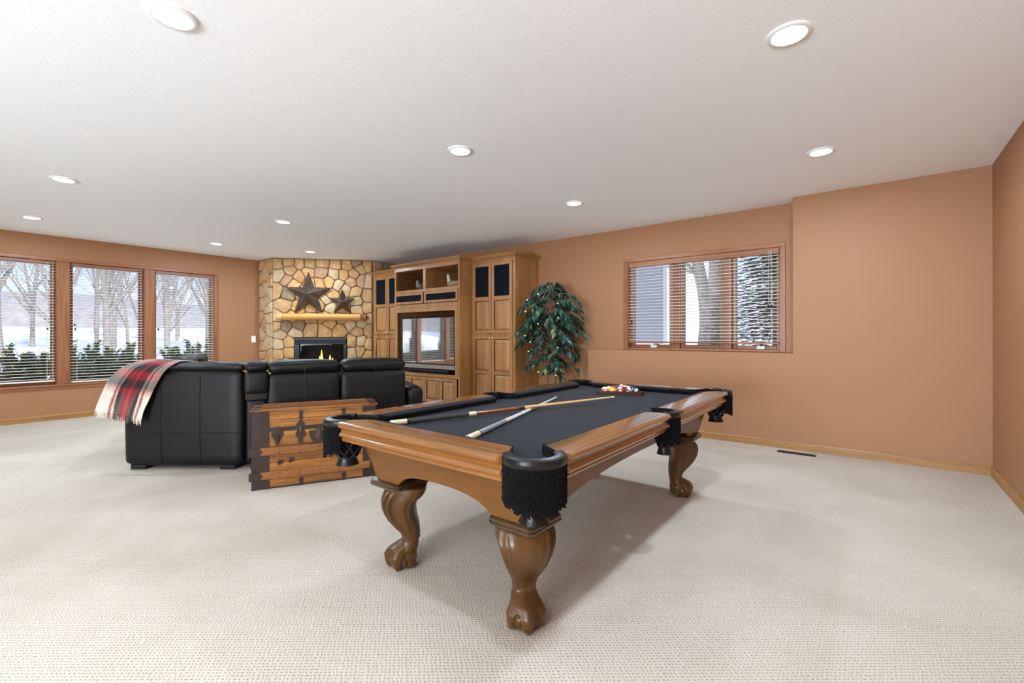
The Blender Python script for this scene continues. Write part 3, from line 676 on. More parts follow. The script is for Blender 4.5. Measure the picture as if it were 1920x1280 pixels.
def tower(name, label, x0, x1, xm, yf, sl, sr, left, right, inset):
    t = thing(name, label, 'cabinet', (0, 0, 0), 0, 'wooden media cabinets')
    yb = YC - .004; z1 = 2.395
    m = MB().bbox(x0, x1, yf, yb, .10, z1, .003).box(x0 + .02, x1 - .02, yf + .06, yb, 0.0, .10)
    m.build('carcass', MT['cab'], t)
    crown(t, x0, x1, yf, yb, z1, left, right)
    up = [(1.312, 1.765, 'wood'), (1.828, 2.297, 'cloth')]; lo = [(.165, .625, 'wood'), (.685, 1.168, 'wood')]
    a, b = x0 + sl, x1 - sr
    cab_door(t, a, xm - .004, 1.255, 2.352, yf, up, (xm - .028, 1.283)); cab_door(t, xm + .004, b, 1.255, 2.352, yf, up, (xm + .028, 1.283))
    cab_door(t, a, xm - .004, .118, 1.222, yf, lo, (xm - .028, 1.196)); cab_door(t, xm + .004, b, .118, 1.222, yf, lo, (xm + .028, 1.196))
    return t
tower('cabinet_tower', 'tall wooden cabinet with paired doors and dark cloth panels beside the ficus', -5.028, -4.142, -4.595, 5.33, .046, .048, False, True, 0)
tower('cabinet_tower', 'tall narrow-looking wooden cabinet between the stone fireplace and the television unit', -7.668, -6.644, -7.195, 5.33, .072, .060, True, False, 0)
# centre unit
cx0, cx1, cyf = -6.640, -5.032, 5.065
ct = thing('television_cabinet', 'projecting centre cabinet holding the television, with two open shelves on top', 'cabinet', (0, 0, 0), 0, 'wooden media cabinets')
yb = YC - .004
m = MB().bbox(cx0, cx0 + .032, cyf, yb, .1, 2.395, .002).bbox(cx1 - .032, cx1, cyf, yb, .1, 2.395, .002)
m.box(cx0 + .032, cx1 - .032, yb - .015, yb, .1, 2.395).bbox(cx0 + .032, cx1 - .032, cyf, yb - .015, 2.342, 2.395, .002)
m.bbox(cx0 + .032, cx1 - .032, cyf, yb - .015, 1.955, 2.008, .002).bbox(cx0 + .032, cx1 - .032, cyf, yb - .015, 1.70, 1.76, .002).bbox(cx0 + .032, cx1 - .032, cyf + .002, yb - .015, .545, .60, .002)
m.box(cx0 + .05, cx1 - .05, cyf + .05, yb, 0, .1).box(cx0 + .032, cx1 - .032, cyf + .002, yb - .015, .1, .12)
m.build('carcass', MT['cab'], ct)
MB().bbox(-5.884, -5.822, cyf - .001, yb - .016, 2.0085, 2.3415, .002).build('shelf_divider', MT['cab'], ct)
m = MB().box(cx0 + .033, cx1 - .033, yb - .03, yb - .016, 2.01, 2.34).box(cx0 + .033, cx0 + .036, cyf + .03, yb - .03, 2.01, 2.34); m.build('shelf_back', MT['cabin'], ct)
MB().box(cx0 + .033, cx1 - .033, yb - .03, yb - .016, .61, 1.69).build('niche_back', MT['cabin'], ct)
m = MB(); m.bbox(cx0 + .032, cx0 + .075, cyf - .012, cyf + .02, .60, 1.70, .004).bbox(cx1 - .095, cx1 - .032, cyf - .012, cyf + .02, .60, 1.70, .004).bbox(cx0 + .075, cx1 - .095, cyf - .012, cyf + .02, 1.625, 1.70, .004)
m.build('niche_frame', MT['cab'], ct)
crown(ct, cx0, cx1, cyf, yb, 2.395, True, True)
for a, b in ((cx0 + .022, -5.872), (-5.842, cx1 - .030)):
    cab_door(ct, a, b, 1.768, 1.952, cyf, [(1.808, 1.912, 'cloth')], None, 'flap_door', .042)
dw = (cx1 - .05 - (cx0 + .04)) / 4
for k in range(4):
    a = cx0 + .04 + dw * k
    cab_door(ct, a + .004, a + dw - .004, .135, .540, cyf, [(.19, .488, 'wood')], (a + (dw - .028 if k % 2 == 0 else .028), .515))
# television and speaker bar
tv = thing('television', 'big glossy-screened grey television standing in the cabinet niche', 'television', (0, 0, 0))
tx0, tx1 = -6.475, -5.150
MB().bbox(tx0, tx1, cyf + .03, cyf + .42, .68, 1.545, .012).build('housing', MT['tvblack'], tv)
m = MB(); frame_rect(m, tx0 + .004, tx1 - .004, .752, 1.535, .018, cyf + .012, cyf + .032); m.build('bezel', MT['tvblack'], tv)
MB().box(tx0 + .023, tx1 - .023, cyf + .022, cyf + .029, .771, 1.516).build('screen', MT['screen'], tv)
MB().bbox(tx0 + .002, -5.86, cyf + .008, cyf + .03, .682, .748, .004).build('front_flap', MT['tvgrey'], tv); MB().bbox(-5.856, tx1 - .002, cyf + .008, cyf + .03, .682, .748, .004).build('front_flap', MT['tvgrey'], tv)
MB().box(tx0 + .1, tx1 - .1, cyf + .06, cyf + .38, .6005, .68).build('base', MT['tvblack'], tv)
sb = thing('sound_bar', 'slim black speaker bar on the shelf under the television', 'speaker', (0, 0, 0))
MB().bbox(-6.27, -5.29, cyf - .002, cyf + .05, .602, .660, .012, 3).build('body', MT['tvblack'], sb, 40); MB().box(-6.25, -5.31, cyf - .0045, cyf - .001, .612, .650).build('grille', MT['spk'], sb)

# bird decoys on the open shelves
def decoy(label, loc, rz, body, breast, head, neck_h, curve):
    t = thing('duck_decoy', label, 'duck decoy', loc, rz, 'bird decoys on the open shelves')
    # body runs along +x (head end)
    pr = [(-.20, .010, .085), (-.17, .030, .075), (-.12, .055, .062), (-.04, .075, .060), (.05, .074, .062), (.11, .055, .066), (.145, .030, .072), (.155, .008, .078)]
    rings = [[(x, r * math.cos(2 * PI * j / 14), max(.001, zc + r * .78 * math.sin(2 * PI * j / 14))) for j in range(14)] for x, r, zc in pr]
    b = MB().loft(rings).build('body', body, t, 50)
    MB().tube([(.09, 0, .08), (.125, 0, .10 + neck_h * .25), (.125 + curve * .5, 0, .10 + neck_h * .7), (.115 + curve, 0, .115 + neck_h)], [.045, .032, .024, .026], 10).build('neck', breast, t, 50)
    hx, hz = .125 + curve, .12 + neck_h
    h = MB().sphere((hx, 0, hz), .034, 12, 8, (1.15, .85, .9)).build('head', head, t, 60)
    MB().tube([(hx + .03, 0, hz - .004), (hx + .06, 0, hz - .012), (hx + .085, 0, hz - .016)], [.014, .013, .009], 8, True, None, 1.3).build('bill', MT['tvblack'], h, 50)
    MB().tube([(-.17, 0, .085), (-.24, 0, .10)], [.025, .004], 8, True, None, .4).build('tail', body, t, 50)
    return t
dk1 = plain('grey_duck_paint', '#6d6a66', 0.55, var=.3, vscale=14); dk2 = plain('dark_duck_head', '#2c2b2c', .45); dk3 = plain('tan_duck_paint', '#8a7660', .55, var=.35, vscale=18); dk4 = plain('white_duck_neck', '#d8d0c4', .5); dk5 = plain('brown_duck_head', '#5f4838', .5)
decoy('grey wooden duck decoy facing forward on the left open shelf', (-6.08, 5.22, 2.0085), R(-80), dk1, dk1, dk2, .055, .0)
decoy('tan wooden decoy with a curved white neck on the right open shelf', (-5.34, 5.24, 2.0085), R(172), dk3, dk4, dk5, .105, .03)

# ------------------------------------------------------------------ ficus with fairy lights
fx, fy = -3.56, 5.40
fc = thing('potted_ficus', 'tall artificial ficus with drooping green leaves beside the right-hand cabinet', 'plant', (fx, fy, 0))
MB().lathe([(.13, 0), (.15, .02), (.18, .26), (.19, .28), (.18, .30), (.165, .29), (.16, .26)], 20).build('basket', MT['basket'], fc, 40)
MB().lathe([(.001, .25), (.162, .25)], 16, cap=False).build('moss', MT['soil'], fc)
rf = random.Random(11)
tr1 = [(.04, 0, .25), (.055, .01, .6), (.03, .0, 1.0), (.0, .0, 1.4), (-.01, .0, 1.75), (.0, 0, 1.98)]
tr2 = [(-.03, .02, .25), (-.08, .03, .6), (-.11, .02, .8), (-.07, .03, 1.1), (-.05, .02, 1.45)]
MB().tube(tr1, [.022, .02, .017, .014, .010, .005], 8).build('trunk', MT['bark'], fc, 50); MB().tube(tr2, [.015, .013, .012, .010, .005], 8).build('trunk', MT['bark'], fc, 50)
def on_path(p, z):
    for a, b in zip(p, p[1:]):
        if a[2] <= z <= b[2]:
            t = (z - a[2]) / (b[2] - a[2]); return Vector(a).lerp(Vector(b), t)
    return Vector(p[-1])
bm_ = MB(); leaves = []
def rad_at(z):
    pts = [(.62, .42), (.8, .40), (.95, .46), (1.1, .52), (1.35, .50), (1.5, .52), (1.6, .52), (1.75, .42), (1.9, .28), (2.03, .16)]
    for a, b in zip(pts, pts[1:]):
        if a[0] <= z <= b[0]: return a[1] + (b[1] - a[1]) * (z - a[0]) / (b[0] - a[0])
    return .16
NB = 80
for k in range(NB):
    q = (k + .5) / NB
    z = .72 + 1.26 * q ** .85
    az = k * 2.39996 + rf.uniform(-.3, .3)
    rr = rad_at(z) * rf.uniform(.7, 1.0)
    if z < 1.0 and k % 2 == 0: rr *= .8
    base = on_path(tr1 if k % 4 else tr2, z - .02)
    dirv = Vector((math.cos(az), math.sin(az), 0)); 
    if fy + base.y + dirv.y * rr > YC - .10: rr = max(.12, (YC - .10 - fy - base.y) / max(dirv.y, .01) * .92)
    if fx + base.x + dirv.x * rr < -4.02: rr = max(.1, (-4.02 - fx - base.x) / min(dirv.x, -.01) * .95)
    pts = []
    for t in (0, .3, .6, .85, 1.0):
        pts.append(base + dirv * rr * t + Vector((0, 0, .16 * rr / .45 * math.sin(t * PI * .75) - .16 * t * t)))
    bm_.tube(pts, [.006, .005, .004, .003, .0015], 5)
    nl = max(6, int(rr / .026))
    for j in range(nl):
        t = .28 + .72 * (j + rf.random() * .6) / nl
        p = None
        seg = t * 4
        i0 = min(3, int(seg)); tt = seg - i0
        ts = [0, .3, .6, .85, 1.0]
        for i0 in range(4):
            if ts[i0] <= t <= ts[i0 + 1]: tt = (t - ts[i0]) / (ts[i0 + 1] - ts[i0]); p = pts[i0].lerp(pts[i0 + 1], tt); break
        if p is None: p = pts[-1]
        sd = 1 if j % 2 else -1
        side = Vector((-dirv.y, dirv.x, 0)) * sd * rf.uniform(.4, 1.0) + dirv * rf.uniform(.3, 1.0) + Vector((0, 0, rf.uniform(-1.2, -.35)))
        leaves.append((p, side.normalized(), rf.uniform(.85, 1.3), rf.uniform(-.7, .7), rf.random()))
bm_.build('branches', MT['bark'], fc)
LV = [(0, 0, 0), (.022, .018, .004), (.055, .022, .002), (.085, .011, -.006), (.105, 0, -.014), (.085, -.011, -.006), (.055, -.022, .002), (.022, -.018, .004), (.03, 0, -.006), (.065, 0, -.008)]
LF = [(0, 8, 1), (1, 8, 9, 2), (2, 9, 3), (3, 9, 4), (4, 9, 5), (5, 9, 6), (6, 9, 8, 7), (7, 8, 0)]
lm = [MB().add(LV, LF).mesh('leaf', q, 60) for q in MT['leafm']]
def leaf_mx(lf):
    p, d, s, roll, c = lf
    zz = Vector((0, 0, 1)); yv = zz.cross(d)
    if yv.length < 1e-3: yv = Vector((0, 1, 0))
    yv.normalize(); zv = d.cross(yv)
    m3 = Matrix((d, yv, zv)).transposed().to_4x4()
    return Matrix.Translation(p) @ m3 @ Matrix.Rotation(roll, 4, 'X') @ Matrix.Scale(s, 4)
# the leaves nearest the open side of the plant are single parts, the rest one mass
leaves = [l for l in leaves if l[0].y + fy < YC - .11 and l[0].x + fx > -4.03]
leaves.sort(key=lambda l: -(l[0].x * .62 - l[0].y * .78))
rest = MB()
for i, l in enumerate(leaves):
    mx = leaf_mx(l); ci = 2 if l[4] > .95 else (1 if l[4] > .5 else 0)
    if i < 290:
        o = obj('leaf', lm[ci], fc); o.matrix_local = mx
    else:
        rest.cur = 1 if ci else 0; rest.add(LV, LF, mx)
rest.build('foliage', MT['leafm'][:2], fc, 60, kind='stuff')
sl_ = thing('string_lights', 'string of tiny warm lights wound through the ficus', 'string lights', (fx, fy, 0))
bp = []
for k in range(18):
    z = .68 + k * .066; az = k * 2.1; rr = rad_at(z) * (.25 + .45 * ((k * 37) % 11) / 11)
    bp.append(on_path(tr1, z) + Vector((math.cos(az) * rr, -abs(math.sin(az)) * rr - .12, .02 * math.sin(k * 5))))
MB().tube([p + Vector((0, .008, .012)) for p in bp], .0018, 4).build('wire', MT['wire'], sl_)
bmm = MB().sphere((0, 0, 0), .0065, 8, 6).mesh('bulb', MT['bulb'], 60)
for p in bp: obj('bulb', bmm, sl_, p)
# ------------------------------------------------------------------ pool table
PTX, PTY = -1.544, 2.540
HX, HY, ZT = .706, 1.320, .800
pt = thing('pool_table', 'large carved pool table with black cloth and fringed leather pockets', 'pool table', (PTX, PTY, 0))
# rail profile: u measured outward from the lip, then z
RP = [(-.150, .792), (-.150, .797), (-.100, .8000), (-.060, .8000), (-.053, .7995), (-.0515, .7975), (-.050, .7995), (-.030, .7995), (-.0235, .799), (-.022, .797), (-.0205, .799), (-.012, .7975), (-.004, .793), (0, .785), (-.004, .776), (-.014, .772), (-.020, .766), (-.026, .756), (-.024, .748), (-.017, .741), (-.014, .733), (-.018, .726), (-.030, .722), (-.036, .716), (-.034, .708), (-.036, .700), (-.060, .696), (-.150, .700)]
def rail(half, lip, side, a, b, mat_, ka=.6, kb=.6):
    """side 'x': rail along y at x=±HX; 'y': rail along x at y=±HY; a,b ends along it"""
    rings = []
    def ring(t, push):
        out = []; t0 = t
        for u, z in RP:
            uu = min(u, -push)
            d = lip + uu
            q = max(0, -uu - .05)
            t = t0 + (ka * q if t0 < (a + b) / 2 else -kb * q)
            out.append((half * d, t, z) if side == 'x' else (t, half * d, z))
        return out
    e = .028
    for t, p in ((a, .030), (a + e * .25, .012), (a + e * .6, .003), (a + e, 0), (b - e, 0), (b - e * .6, .003), (b - e * .25, .012), (b, .030)): rings.append(ring(t, p))
    return MB().loft(rings).build('rail', mat_, pt, 28)
CG, SG = .185, .086      # gaps at corner and side pockets
for s in (-1, 1):
    rail(s, HY, 'y', -HX + CG, HX - CG, MT['tableX'])
    rail(s, HX, 'x', -HY + CG, -SG, MT['tableY'], .6, .1); rail(s, HX, 'x', SG, HY - CG, MT['tableY'], .1, .6)
# bed
BI = .150
MB().box(-HX + .10, HX - .10, -HY + .10, HY - .10, .735, .7545).build('slate_bed', MT['cloth'], pt)
def cushion_(side, s, a, b, ca, cb):
    W_ = HX if side == 'x' else HY
    pr = [(-BI, .797), (-BI - .022, .796), (-BI - .050, .788), (-BI - .052, .782), (-BI - .030, .755), (-BI, .755)]
    def ring(t, sh):
        out = []
        for u, z in pr:
            tt = t + sh * (u + BI) / .052
            out.append((s * (W_ + u), tt, z) if side == 'x' else (tt, s * (W_ + u), z))
        return out
    MB().loft([ring(a, ca), ring(b, cb)]).build('cushion', MT['cushion'], pt)
for s in (-1, 1):
    cushion_('y', s, -HX + CG + .067, HX - CG - .067, -.045, .045)
    cushion_('x', s, -HY + CG + .067, -SG - .012, -.045, .02); cushion_('x', s, SG + .012, HY - CG - .067, -.02, .045)
# inlaid oval plate in the near rail
MB().lathe([(.001, .0012), (.022, .0012), (.026, .0005), (.026, 0)], 20, M=Matrix.Translation((-.32, -HY + .095, .7995)) @ Matrix.Diagonal((1.5, .55, 1, 1))).build('rail_plate', MT['steel'], pt, 40)
# pockets
def pocket(cx, cy, ang, span, r0, r1, big):
    a0, a1 = ang - span / 2, ang + span / 2
    n = 22
    prof = [(r0, .776), (r0, .797), (r0 + .006, .803), (r1 - .012, .803), (r1 - .003, .799), (r1, .790), (r1, .773), (r1 - .004, .768), (r0 + .02, .768)]
    rings = [[(cx + r * math.cos(a0 + (a1 - a0) * j / n), cy + r * math.sin(a0 + (a1 - a0) * j / n), z) for r, z in prof] for j in range(n + 1)]
    p = MB().loft(rings).build('pocket', MT['blackleather'], pt, 40)
    # well seen from above
    wl = MB().lathe([(r0 + .002, .79), (r0 - .002, .735)], 16, (cx, cy, 0), a0=ang - R(100), a1=ang + R(100), cap=False).lathe([(r0 - .002, .7345), (r0 - .006, .66), (r0 * .7, .615), (.001, .605)], 18, (cx, cy, 0), cap=False).build('pocket_well', MT['fringe'], p, 60)
    # drop bag: crossed thongs and a skirted boot
    m = MB()
    for k in range(8):
        for sg in (1, -1):
            th = 2 * PI * k / 8
            m.tube([(cx + r * math.cos(th + sg * t), cy + r * math.sin(th + sg * t), z) for r, z, t in ((r0 * .98, .70, 0), (r0 * .98, .66, .35), (r0 * .8, .625, .7), (r0 * .62, .60, 1.0))], .0055, 5)
    m.build('net', MT['blackleather'], p, 60)
    MB().lathe([(r0 * .62, .604), (r0 * .60, .592), (r0 * .68, .572), (r0 * .76, .558), (r0 * .70, .558), (r0 * .55, .590)], 18, (cx, cy, 0)).build('boot', MT['blackleather'], p, 40)
    # fringe: two rows of twisted cords
    fm = MB(); f0, f1 = max(a0 + .05, ang - R(86)), min(a1 - .05, ang + R(86))
    nst = int((f1 - f0) * r1 / .0082)
    rr_ = random.Random(5)
    for row in (0, 1):
        for j in range(nst):
            t = (j + .5 * row + .2) / nst
            th = f0 + (f1 - f0) * min(1, t); w_ = 1 - abs(2 * t - 1)
            ln = (.132 + .034 * min(1, w_ * 1.25) if big else .150) + rr_.uniform(-.010, .006) - .016 * row
            rad_ = r1 - .004 - .008 * row
            x, y = cx + rad_ * math.cos(th), cy + rad_ * math.sin(th)
            k = 14; pts = []; rd = []
            ph = rr_.random() * 6
            for i in range(k + 1):
                z = .772 - ln * i / k
                a = i * 1.9 + ph
                pts.append((x + .0015 * math.cos(a), y + .0015 * math.sin(a), z)); rd.append(.0046 if i % 2 else .0034)
            fm.tube(pts, rd, 5)
    fm.build('fringe', MT['fringe'], p, None, kind='stuff')
    m = MB().lathe([(r1 - .016, .772), (r1 - .018, .66)], 18, (cx, cy, 0), a0=f0, a1=f1, cap=False); m.build('fringe_backing', MT['fringe'], p)
PC = .112
def facing(side, s, sg, e, k, dn=1):
    """thin leather strip on the cut end of a rail; sg is the end's side, e its distance from the middle"""
    lip = HY if side == 'y' else HX; rings = []
    for u in (-.045, -.100, -.150, -.178):
        t = e - dn * k * max(0, -u - .05)
        for_ = []
        for dt in (.0005, .0045):
            for z in (.703, .7985 if u > -.16 else .794):
                p, q = s * (lip + u), sg * (t + dn * dt)
                for_.append((q, p, z) if side == 'y' else (p, q, z))
        rings.append([for_[0], for_[1], for_[3], for_[2]])
    MB().loft(rings).build('pocket_facing', MT['blackleather'], pt)
for s in (-1, 1):
    for q in (-1, 1):
        facing('y', s, q, HX - CG, .6); facing('x', s, q, HY - CG, .6); facing('x', s, q, SG, .1, -1)
for sx in (-1, 1):
    for sy in (-1, 1):
        pocket(sx * (HX - PC), sy * (HY - PC), math.atan2(sy, sx), R(205), .075, .118, True)
    pocket(sx * (HX - .078), 0, 0 if sx > 0 else PI, R(150), .054, .088, False)
# apron boards with arched lower edges, tapering inward to the leg blocks
I0, I1, Z0, Z1 = .150, .212, .705, .478
def inset(z): return I0 + (Z0 - z) / (Z0 - Z1) * (I1 - I0)
LGX, LGY = .395, 1.005
def apron(side, s, arch):
    half = HX if side == 'y' else HY      # extent along the board
    lip = HY if side == 'y' else HX
    legc = LGX if side == 'y' else LGY
    s0 = legc - .100
    n = 36; outer = []
    def bot(t):
        if abs(t) >= s0: return Z1
        return Z1 + arch * (1 - (abs(t) / s0) ** 2.6) ** .62
    m = MB(); rows = []
    xs = [(-1 + 2 * k / n) for k in range(n + 1)]
    for k in xs:
        e0, e1 = half - inset(Z0) - .022, half - inset(Z1) - .022
        tb = k * e1; zb = bot(tb); 
        tt = k * e0
        # keep verticals straight: blend along the height
        col = []
        for d in (0, 1):
            for f_ in (0, .5, 1):
                z = Z0 + (zb - Z0) * f_
                ee = half - inset(z) - .022
                t = k * ee
                dd = lip - inset(z) - (.026 if d else 0)
                col.append((t, s * dd, z) if side == 'y' else (s * dd, t, z))
        rows.append([col[0], col[1], col[2], col[5], col[4], col[3]])
    m.loft(rows)
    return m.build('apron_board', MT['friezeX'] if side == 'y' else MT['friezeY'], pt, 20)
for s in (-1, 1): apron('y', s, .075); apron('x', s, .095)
for sx in (-1, 1):
    for sy in (-1, 1):
        m = MB(); rg = []
        for z in (Z0, Z1):
            i = inset(z); cxx, cyy = HX - i, HY - i; c = .024
            rg.append([(sx * (cxx - c), sy * (cyy + .002), z), (sx * (cxx + .001 - c * .35), sy * (cyy + .003 - c * .35), z), (sx * (cxx + .003 - c * .35), sy * (cyy + .001 - c * .35), z), (sx * (cxx + .002), sy * (cyy - c), z), (sx * (cxx - .03), sy * (cyy - c), z), (sx * (cxx - c), sy * (cyy - .03), z)])
        m.loft(rg).build('corner_post', MT['tableZ'], pt)
MB().box(-HX + .20, HX - .20, -HY + .20, HY - .20, .66, .73).build('underframe', MT['darkwood'], pt)
# cabriole legs with ball-and-claw feet
SIDE = [(.438, .072, -.123, .116), (.425, .088, -.123, .121), (.41, .097, -.121, .122), (.39, .105, -.108, .121), (.37, .110, -.082, .117), (.338, .108, -.067, .108), (.309, .099, -.064, .099), (.269, .079, -.069, .085), (.229, .053, -.081, .070), (.188, .018, -.087, .057), (.168, .009, -.087, .052), (.150, .007, -.083, .050), (.1355, .012, -.081, .052), (.119, .030, -.078, .058), (.100, .046, -.076, .062)]
def leg_mesh():
    rings = []
    n = 72
    for z, fo, ba, hw in SIDE:
        ring = []
        c, h = (fo + ba) / 2, (fo - ba) / 2
        k = max(0, min(1, (z - .13) / .2)); kt = max(0, min(1, (.432 - z) / .02))
        for j in range(n):
            a = 2 * PI * j / n
            if a > PI: a -= 2 * PI
            ca, sa = math.cos(a), math.sin(a)
            ex = .52 if z > .25 else .85 if z < .2 else .85 - .33 * (z - .2) / .05
            px = c + h * math.copysign(abs(ca) ** ex, ca); py = hw * math.copysign(abs(sa) ** ex, sa)
            if ca > .2: py *= 1 - .20 * k * (ca - .2)
            # carved reeds down both flanks of the shin
            d = abs(math.degrees(a))
            if 28 < d < 112:
                q = (d - 28) / 84
                am = .019 * k * kt * math.sin(PI * q) ** .6
                o = am * (abs(math.sin(q * PI * 3)) * 1.1 - .75)
                nx, ny = ca, sa
                px += nx * o; py += ny * o
            ring.append((px, py, z))
        rings.append(ring)
    # refine along the height
    fine = []
    for r0, r1 in zip(rings, rings[1:]):
        for t in (0, .5): fine.append([tuple(p + (q - p) * t for p, q in zip(u, v)) for u, v in zip(r0, r1)])
    fine.append(rings[-1])
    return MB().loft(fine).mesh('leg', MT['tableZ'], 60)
def foot_mesh():
    m = MB(); n = 96; rings = []
    def base(z):
        pts = [(0, .040), (.005, .052), (.012, .063), (.03, .0755), (.05, .078), (.07, .0775), (.09, .072), (.105, .066), (.12, .059), (.137, .049), (.155, .043)]
        for (z0, r0), (z1, r1) in zip(pts, pts[1:]):
            if z0 <= z <= z1: return r0 + (r1 - r0) * (z - z0) / (z1 - z0)
        return .043
    toes = (0, 74, -74, 146, -146)
    for i in range(31):
        z = .155 * i / 30; ring = []
        cx = .012 * (1 - abs(z - .06) / .1) - .046 * max(0, (z - .105) / .05)
        for j in range(n):
            az = 360 * j / n - 180
            dm = min(abs((az - t + 180) % 360 - 180) for t in toes)
            r = base(z)
            toe = math.exp(-(dm / 17) ** 2)
            kn = 1 + .5 * math.exp(-((z - .085) / .02) ** 2)
            lo = max(0, min(1, (.135 - z) / .06))
            r += .0095 * toe * lo * kn
            # arched windows where the ball shows between the toes
            top = .088 - .00012 * ((dm - 37) ** 2) * 1.1
            if dm > 17 and z < top:
                r -= .015 * min(1, (top - z) / .006) * min(1, (dm - 17) / 4)
                r += .011 * math.cos(max(-.5, min(.5, (z - .045) / .09)) * PI) * math.cos(R(max(0, 37 - dm) * 4.5 if dm < 37 else 0))
            ring.append((cx + r * math.cos(R(az)), r * .97 * math.sin(R(az)), z))
        rings.append(ring)
    m.loft(rings)
    for t in toes:
        d = Vector((math.cos(R(t)), math.sin(R(t)), 0)); c0 = Vector((.006, 0, 0))
        m.tube([c0 + d * .070 + Vector((0, 0, .032)), c0 + d * .073 + Vector((0, 0, .018)), c0 + d * .064 + Vector((0, 0, .005))], [.010, .009, .005], 8)
    return m.mesh('ball_and_claw_foot', MT['tableZ'], 45)
def cap_mesh():
    s = .115; pr = [(s - .012, .438), (s - .004, .440), (s, .446), (s + .002, .452), (s - .003, .457), (s - .001, .461), (s, .466), (s - .006, .474), (s - .014, .478)]
    rings = []
    for r, z in pr:
        c = .018
        rings.append([(r - c, -r, z), (r, -r + c, z), (r, r - c, z), (r - c, r, z), (-r + c, r, z), (-r, r - c, z), (-r, -r + c, z), (-r + c, -r, z)])
    return MB().loft(rings).mesh('leg_cap', MT['darkwood'], 30)
LM, FM, PM = leg_mesh(), foot_mesh(), cap_mesh()
for sx in (-1, 1):
    for sy in (-1, 1):
        lx, ly = (.405 if sx > 0 else -.425), sy * LGY
        obj('leg_cap', PM, pt, (lx, ly, 0))
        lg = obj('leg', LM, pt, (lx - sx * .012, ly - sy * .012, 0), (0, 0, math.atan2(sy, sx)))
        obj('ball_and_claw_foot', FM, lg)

# ------------------------------------------------------------------ cues, rack and balls on the cloth
ZB = .7546
MT['cuewrap'] = plain('dark_linen_wrap', '#34332f', .9, var=.5, vscale=300); MT['cueivory'] = plain('ivory_inlay', '#d8c59c', .35); MT['cuered'] = wood('reddish_cue_wood', '#5e2a14', '#8d4a24', 'X', 2, .2, 1, .4); MT['cueshaft'] = wood('maple_cue_shaft', '#c08f55', '#d6ab72', 'X', 2, .3); MT['cueblk'] = plain('black_cue_ring', '#0c0c0c', .3); MT['cuewhite'] = plain('pearl_white_cue', '#d9dcdd', .22, coat=.4); MT['cuegrey'] = plain('silver_grey_cue_wrap', '#8a9094', .3, .3); MT['chalk'] = plain('pale_cue_tip', '#d8d2c4', .7)
def cue(label, A, B, segs):
    A, B = Vector(A), Vector(B); d = B - A; ln = d.length
    t = thing('pool_cue', label, 'pool cue', A, 0, 'cues lying across the pool table')
    t.rotation_euler = d.to_track_quat('X', 'Z').to_euler()
    def rad(f): return .0148 + (.0062 - .0148) * f
    for nm, f0, f1, mt_ in segs:
        x0, x1 = f0 * ln, f1 * ln
        MB().tube([(x0, 0, 0), (x0 + (x1 - x0) * .5, 0, 0), (x1, 0, 0)], [rad(f0), rad((f0 + f1) / 2), rad(f1)], 14).build(nm, mt_, t, 50)
    return t, d.normalized()
cue('brown cue with a dark wrapped grip and natural shaft, lying over the white cue', (-1.955, 1.462, ZB + .0152), (-1.412, 2.935, ZB + .0385),
    [('bumper', 0, .012, MT['cuewhite']), ('butt_sleeve', .012, .055, MT['cueivory']), ('joint_ring', .055, .062, MT['cueblk']), ('wrap', .062, .285, MT['cuewrap']), ('inlay', .285, .315, MT['cueivory']), ('forearm', .315, .50, MT['cuered']), ('joint_ring', .50, .525, MT['cueblk']), ('shaft', .525, .985, MT['cueshaft']), ('tip', .985, 1.0, MT['chalk'])])
cue('white cue with a silvery grip, lying under the brown cue', (-1.395, 1.452, ZB + .0152), (-1.846, 2.873, ZB + .0068),
    [('bumper', 0, .012, MT['cuewhite']), ('butt_sleeve', .012, .075, MT['cueivory']), ('joint_ring', .075, .082, MT['cueblk']), ('wrap', .082, .30, MT['cuegrey']), ('inlay', .30, .33, MT['cueivory']), ('forearm', .33, .48, MT['cuewhite']), ('joint_ring', .48, .495, MT['chalk']), ('shaft', .495, .99, MT['cuewhite']), ('tip', .99, 1.0, MT['chalk'])])
# triangle
a_ = Vector((-1.700, 3.255, ZB)); b_ = Vector((-1.390, 3.385, ZB)); ex = (b_ - a_).normalized(); ey = Vector((-ex.y, ex.x, 0)); SL = (b_ - a_).length
rk = thing('ball_rack', 'dark mahogany triangle rack full of balls at the far end of the cloth', 'rack', a_, math.atan2(ex.y, ex.x))
MT['mahog'] = wood('dark_mahogany', '#2e1210', '#4a201a', 'X', 3, .25, 1, .3)
RB, TH_, CUT = .0298, .011, .026
SI = RB * (8 + 2 * math.sqrt(3)) * 1.004; SO = SI + 2 * math.sqrt(3) * TH_
o_ = (SO - SL) / 2
tri = [(-o_, 0), (SO - o_, 0), (SO / 2 - o_, SO * .866)]
cen = (SO / 2 - o_, SO * .2887); k_in = SI / SO
def shrink(p, k): return (cen[0] + (p[0] - cen[0]) * k, cen[1] + (p[1] - cen[1]) * k)
def toward(p, q, d): l = math.hypot(q[0] - p[0], q[1] - p[1]); return (p[0] + (q[0] - p[0]) * d / l, p[1] + (q[1] - p[1]) * d / l)
inn = [shrink(p, k_in) for p in tri]
for i in range(3):
    j, h_ = (i + 1) % 3, (i + 2) % 3
    MB().prism([toward(tri[i], tri[j], CUT), toward(tri[j], tri[i], CUT), toward(inn[j], inn[i], CUT * .5), toward(inn[i], inn[j], CUT * .5)], 0, .031, 'Z').build('side_rail', MT['mahog'], rk)
    MB().prism([toward(tri[i], tri[j], CUT), toward(inn[i], inn[j], CUT * .5), toward(inn[i], inn[h_], CUT * .5), toward(tri[i], tri[h_], CUT)], 0, .031, 'Z').build('corner_piece', MT['mahog'], rk)
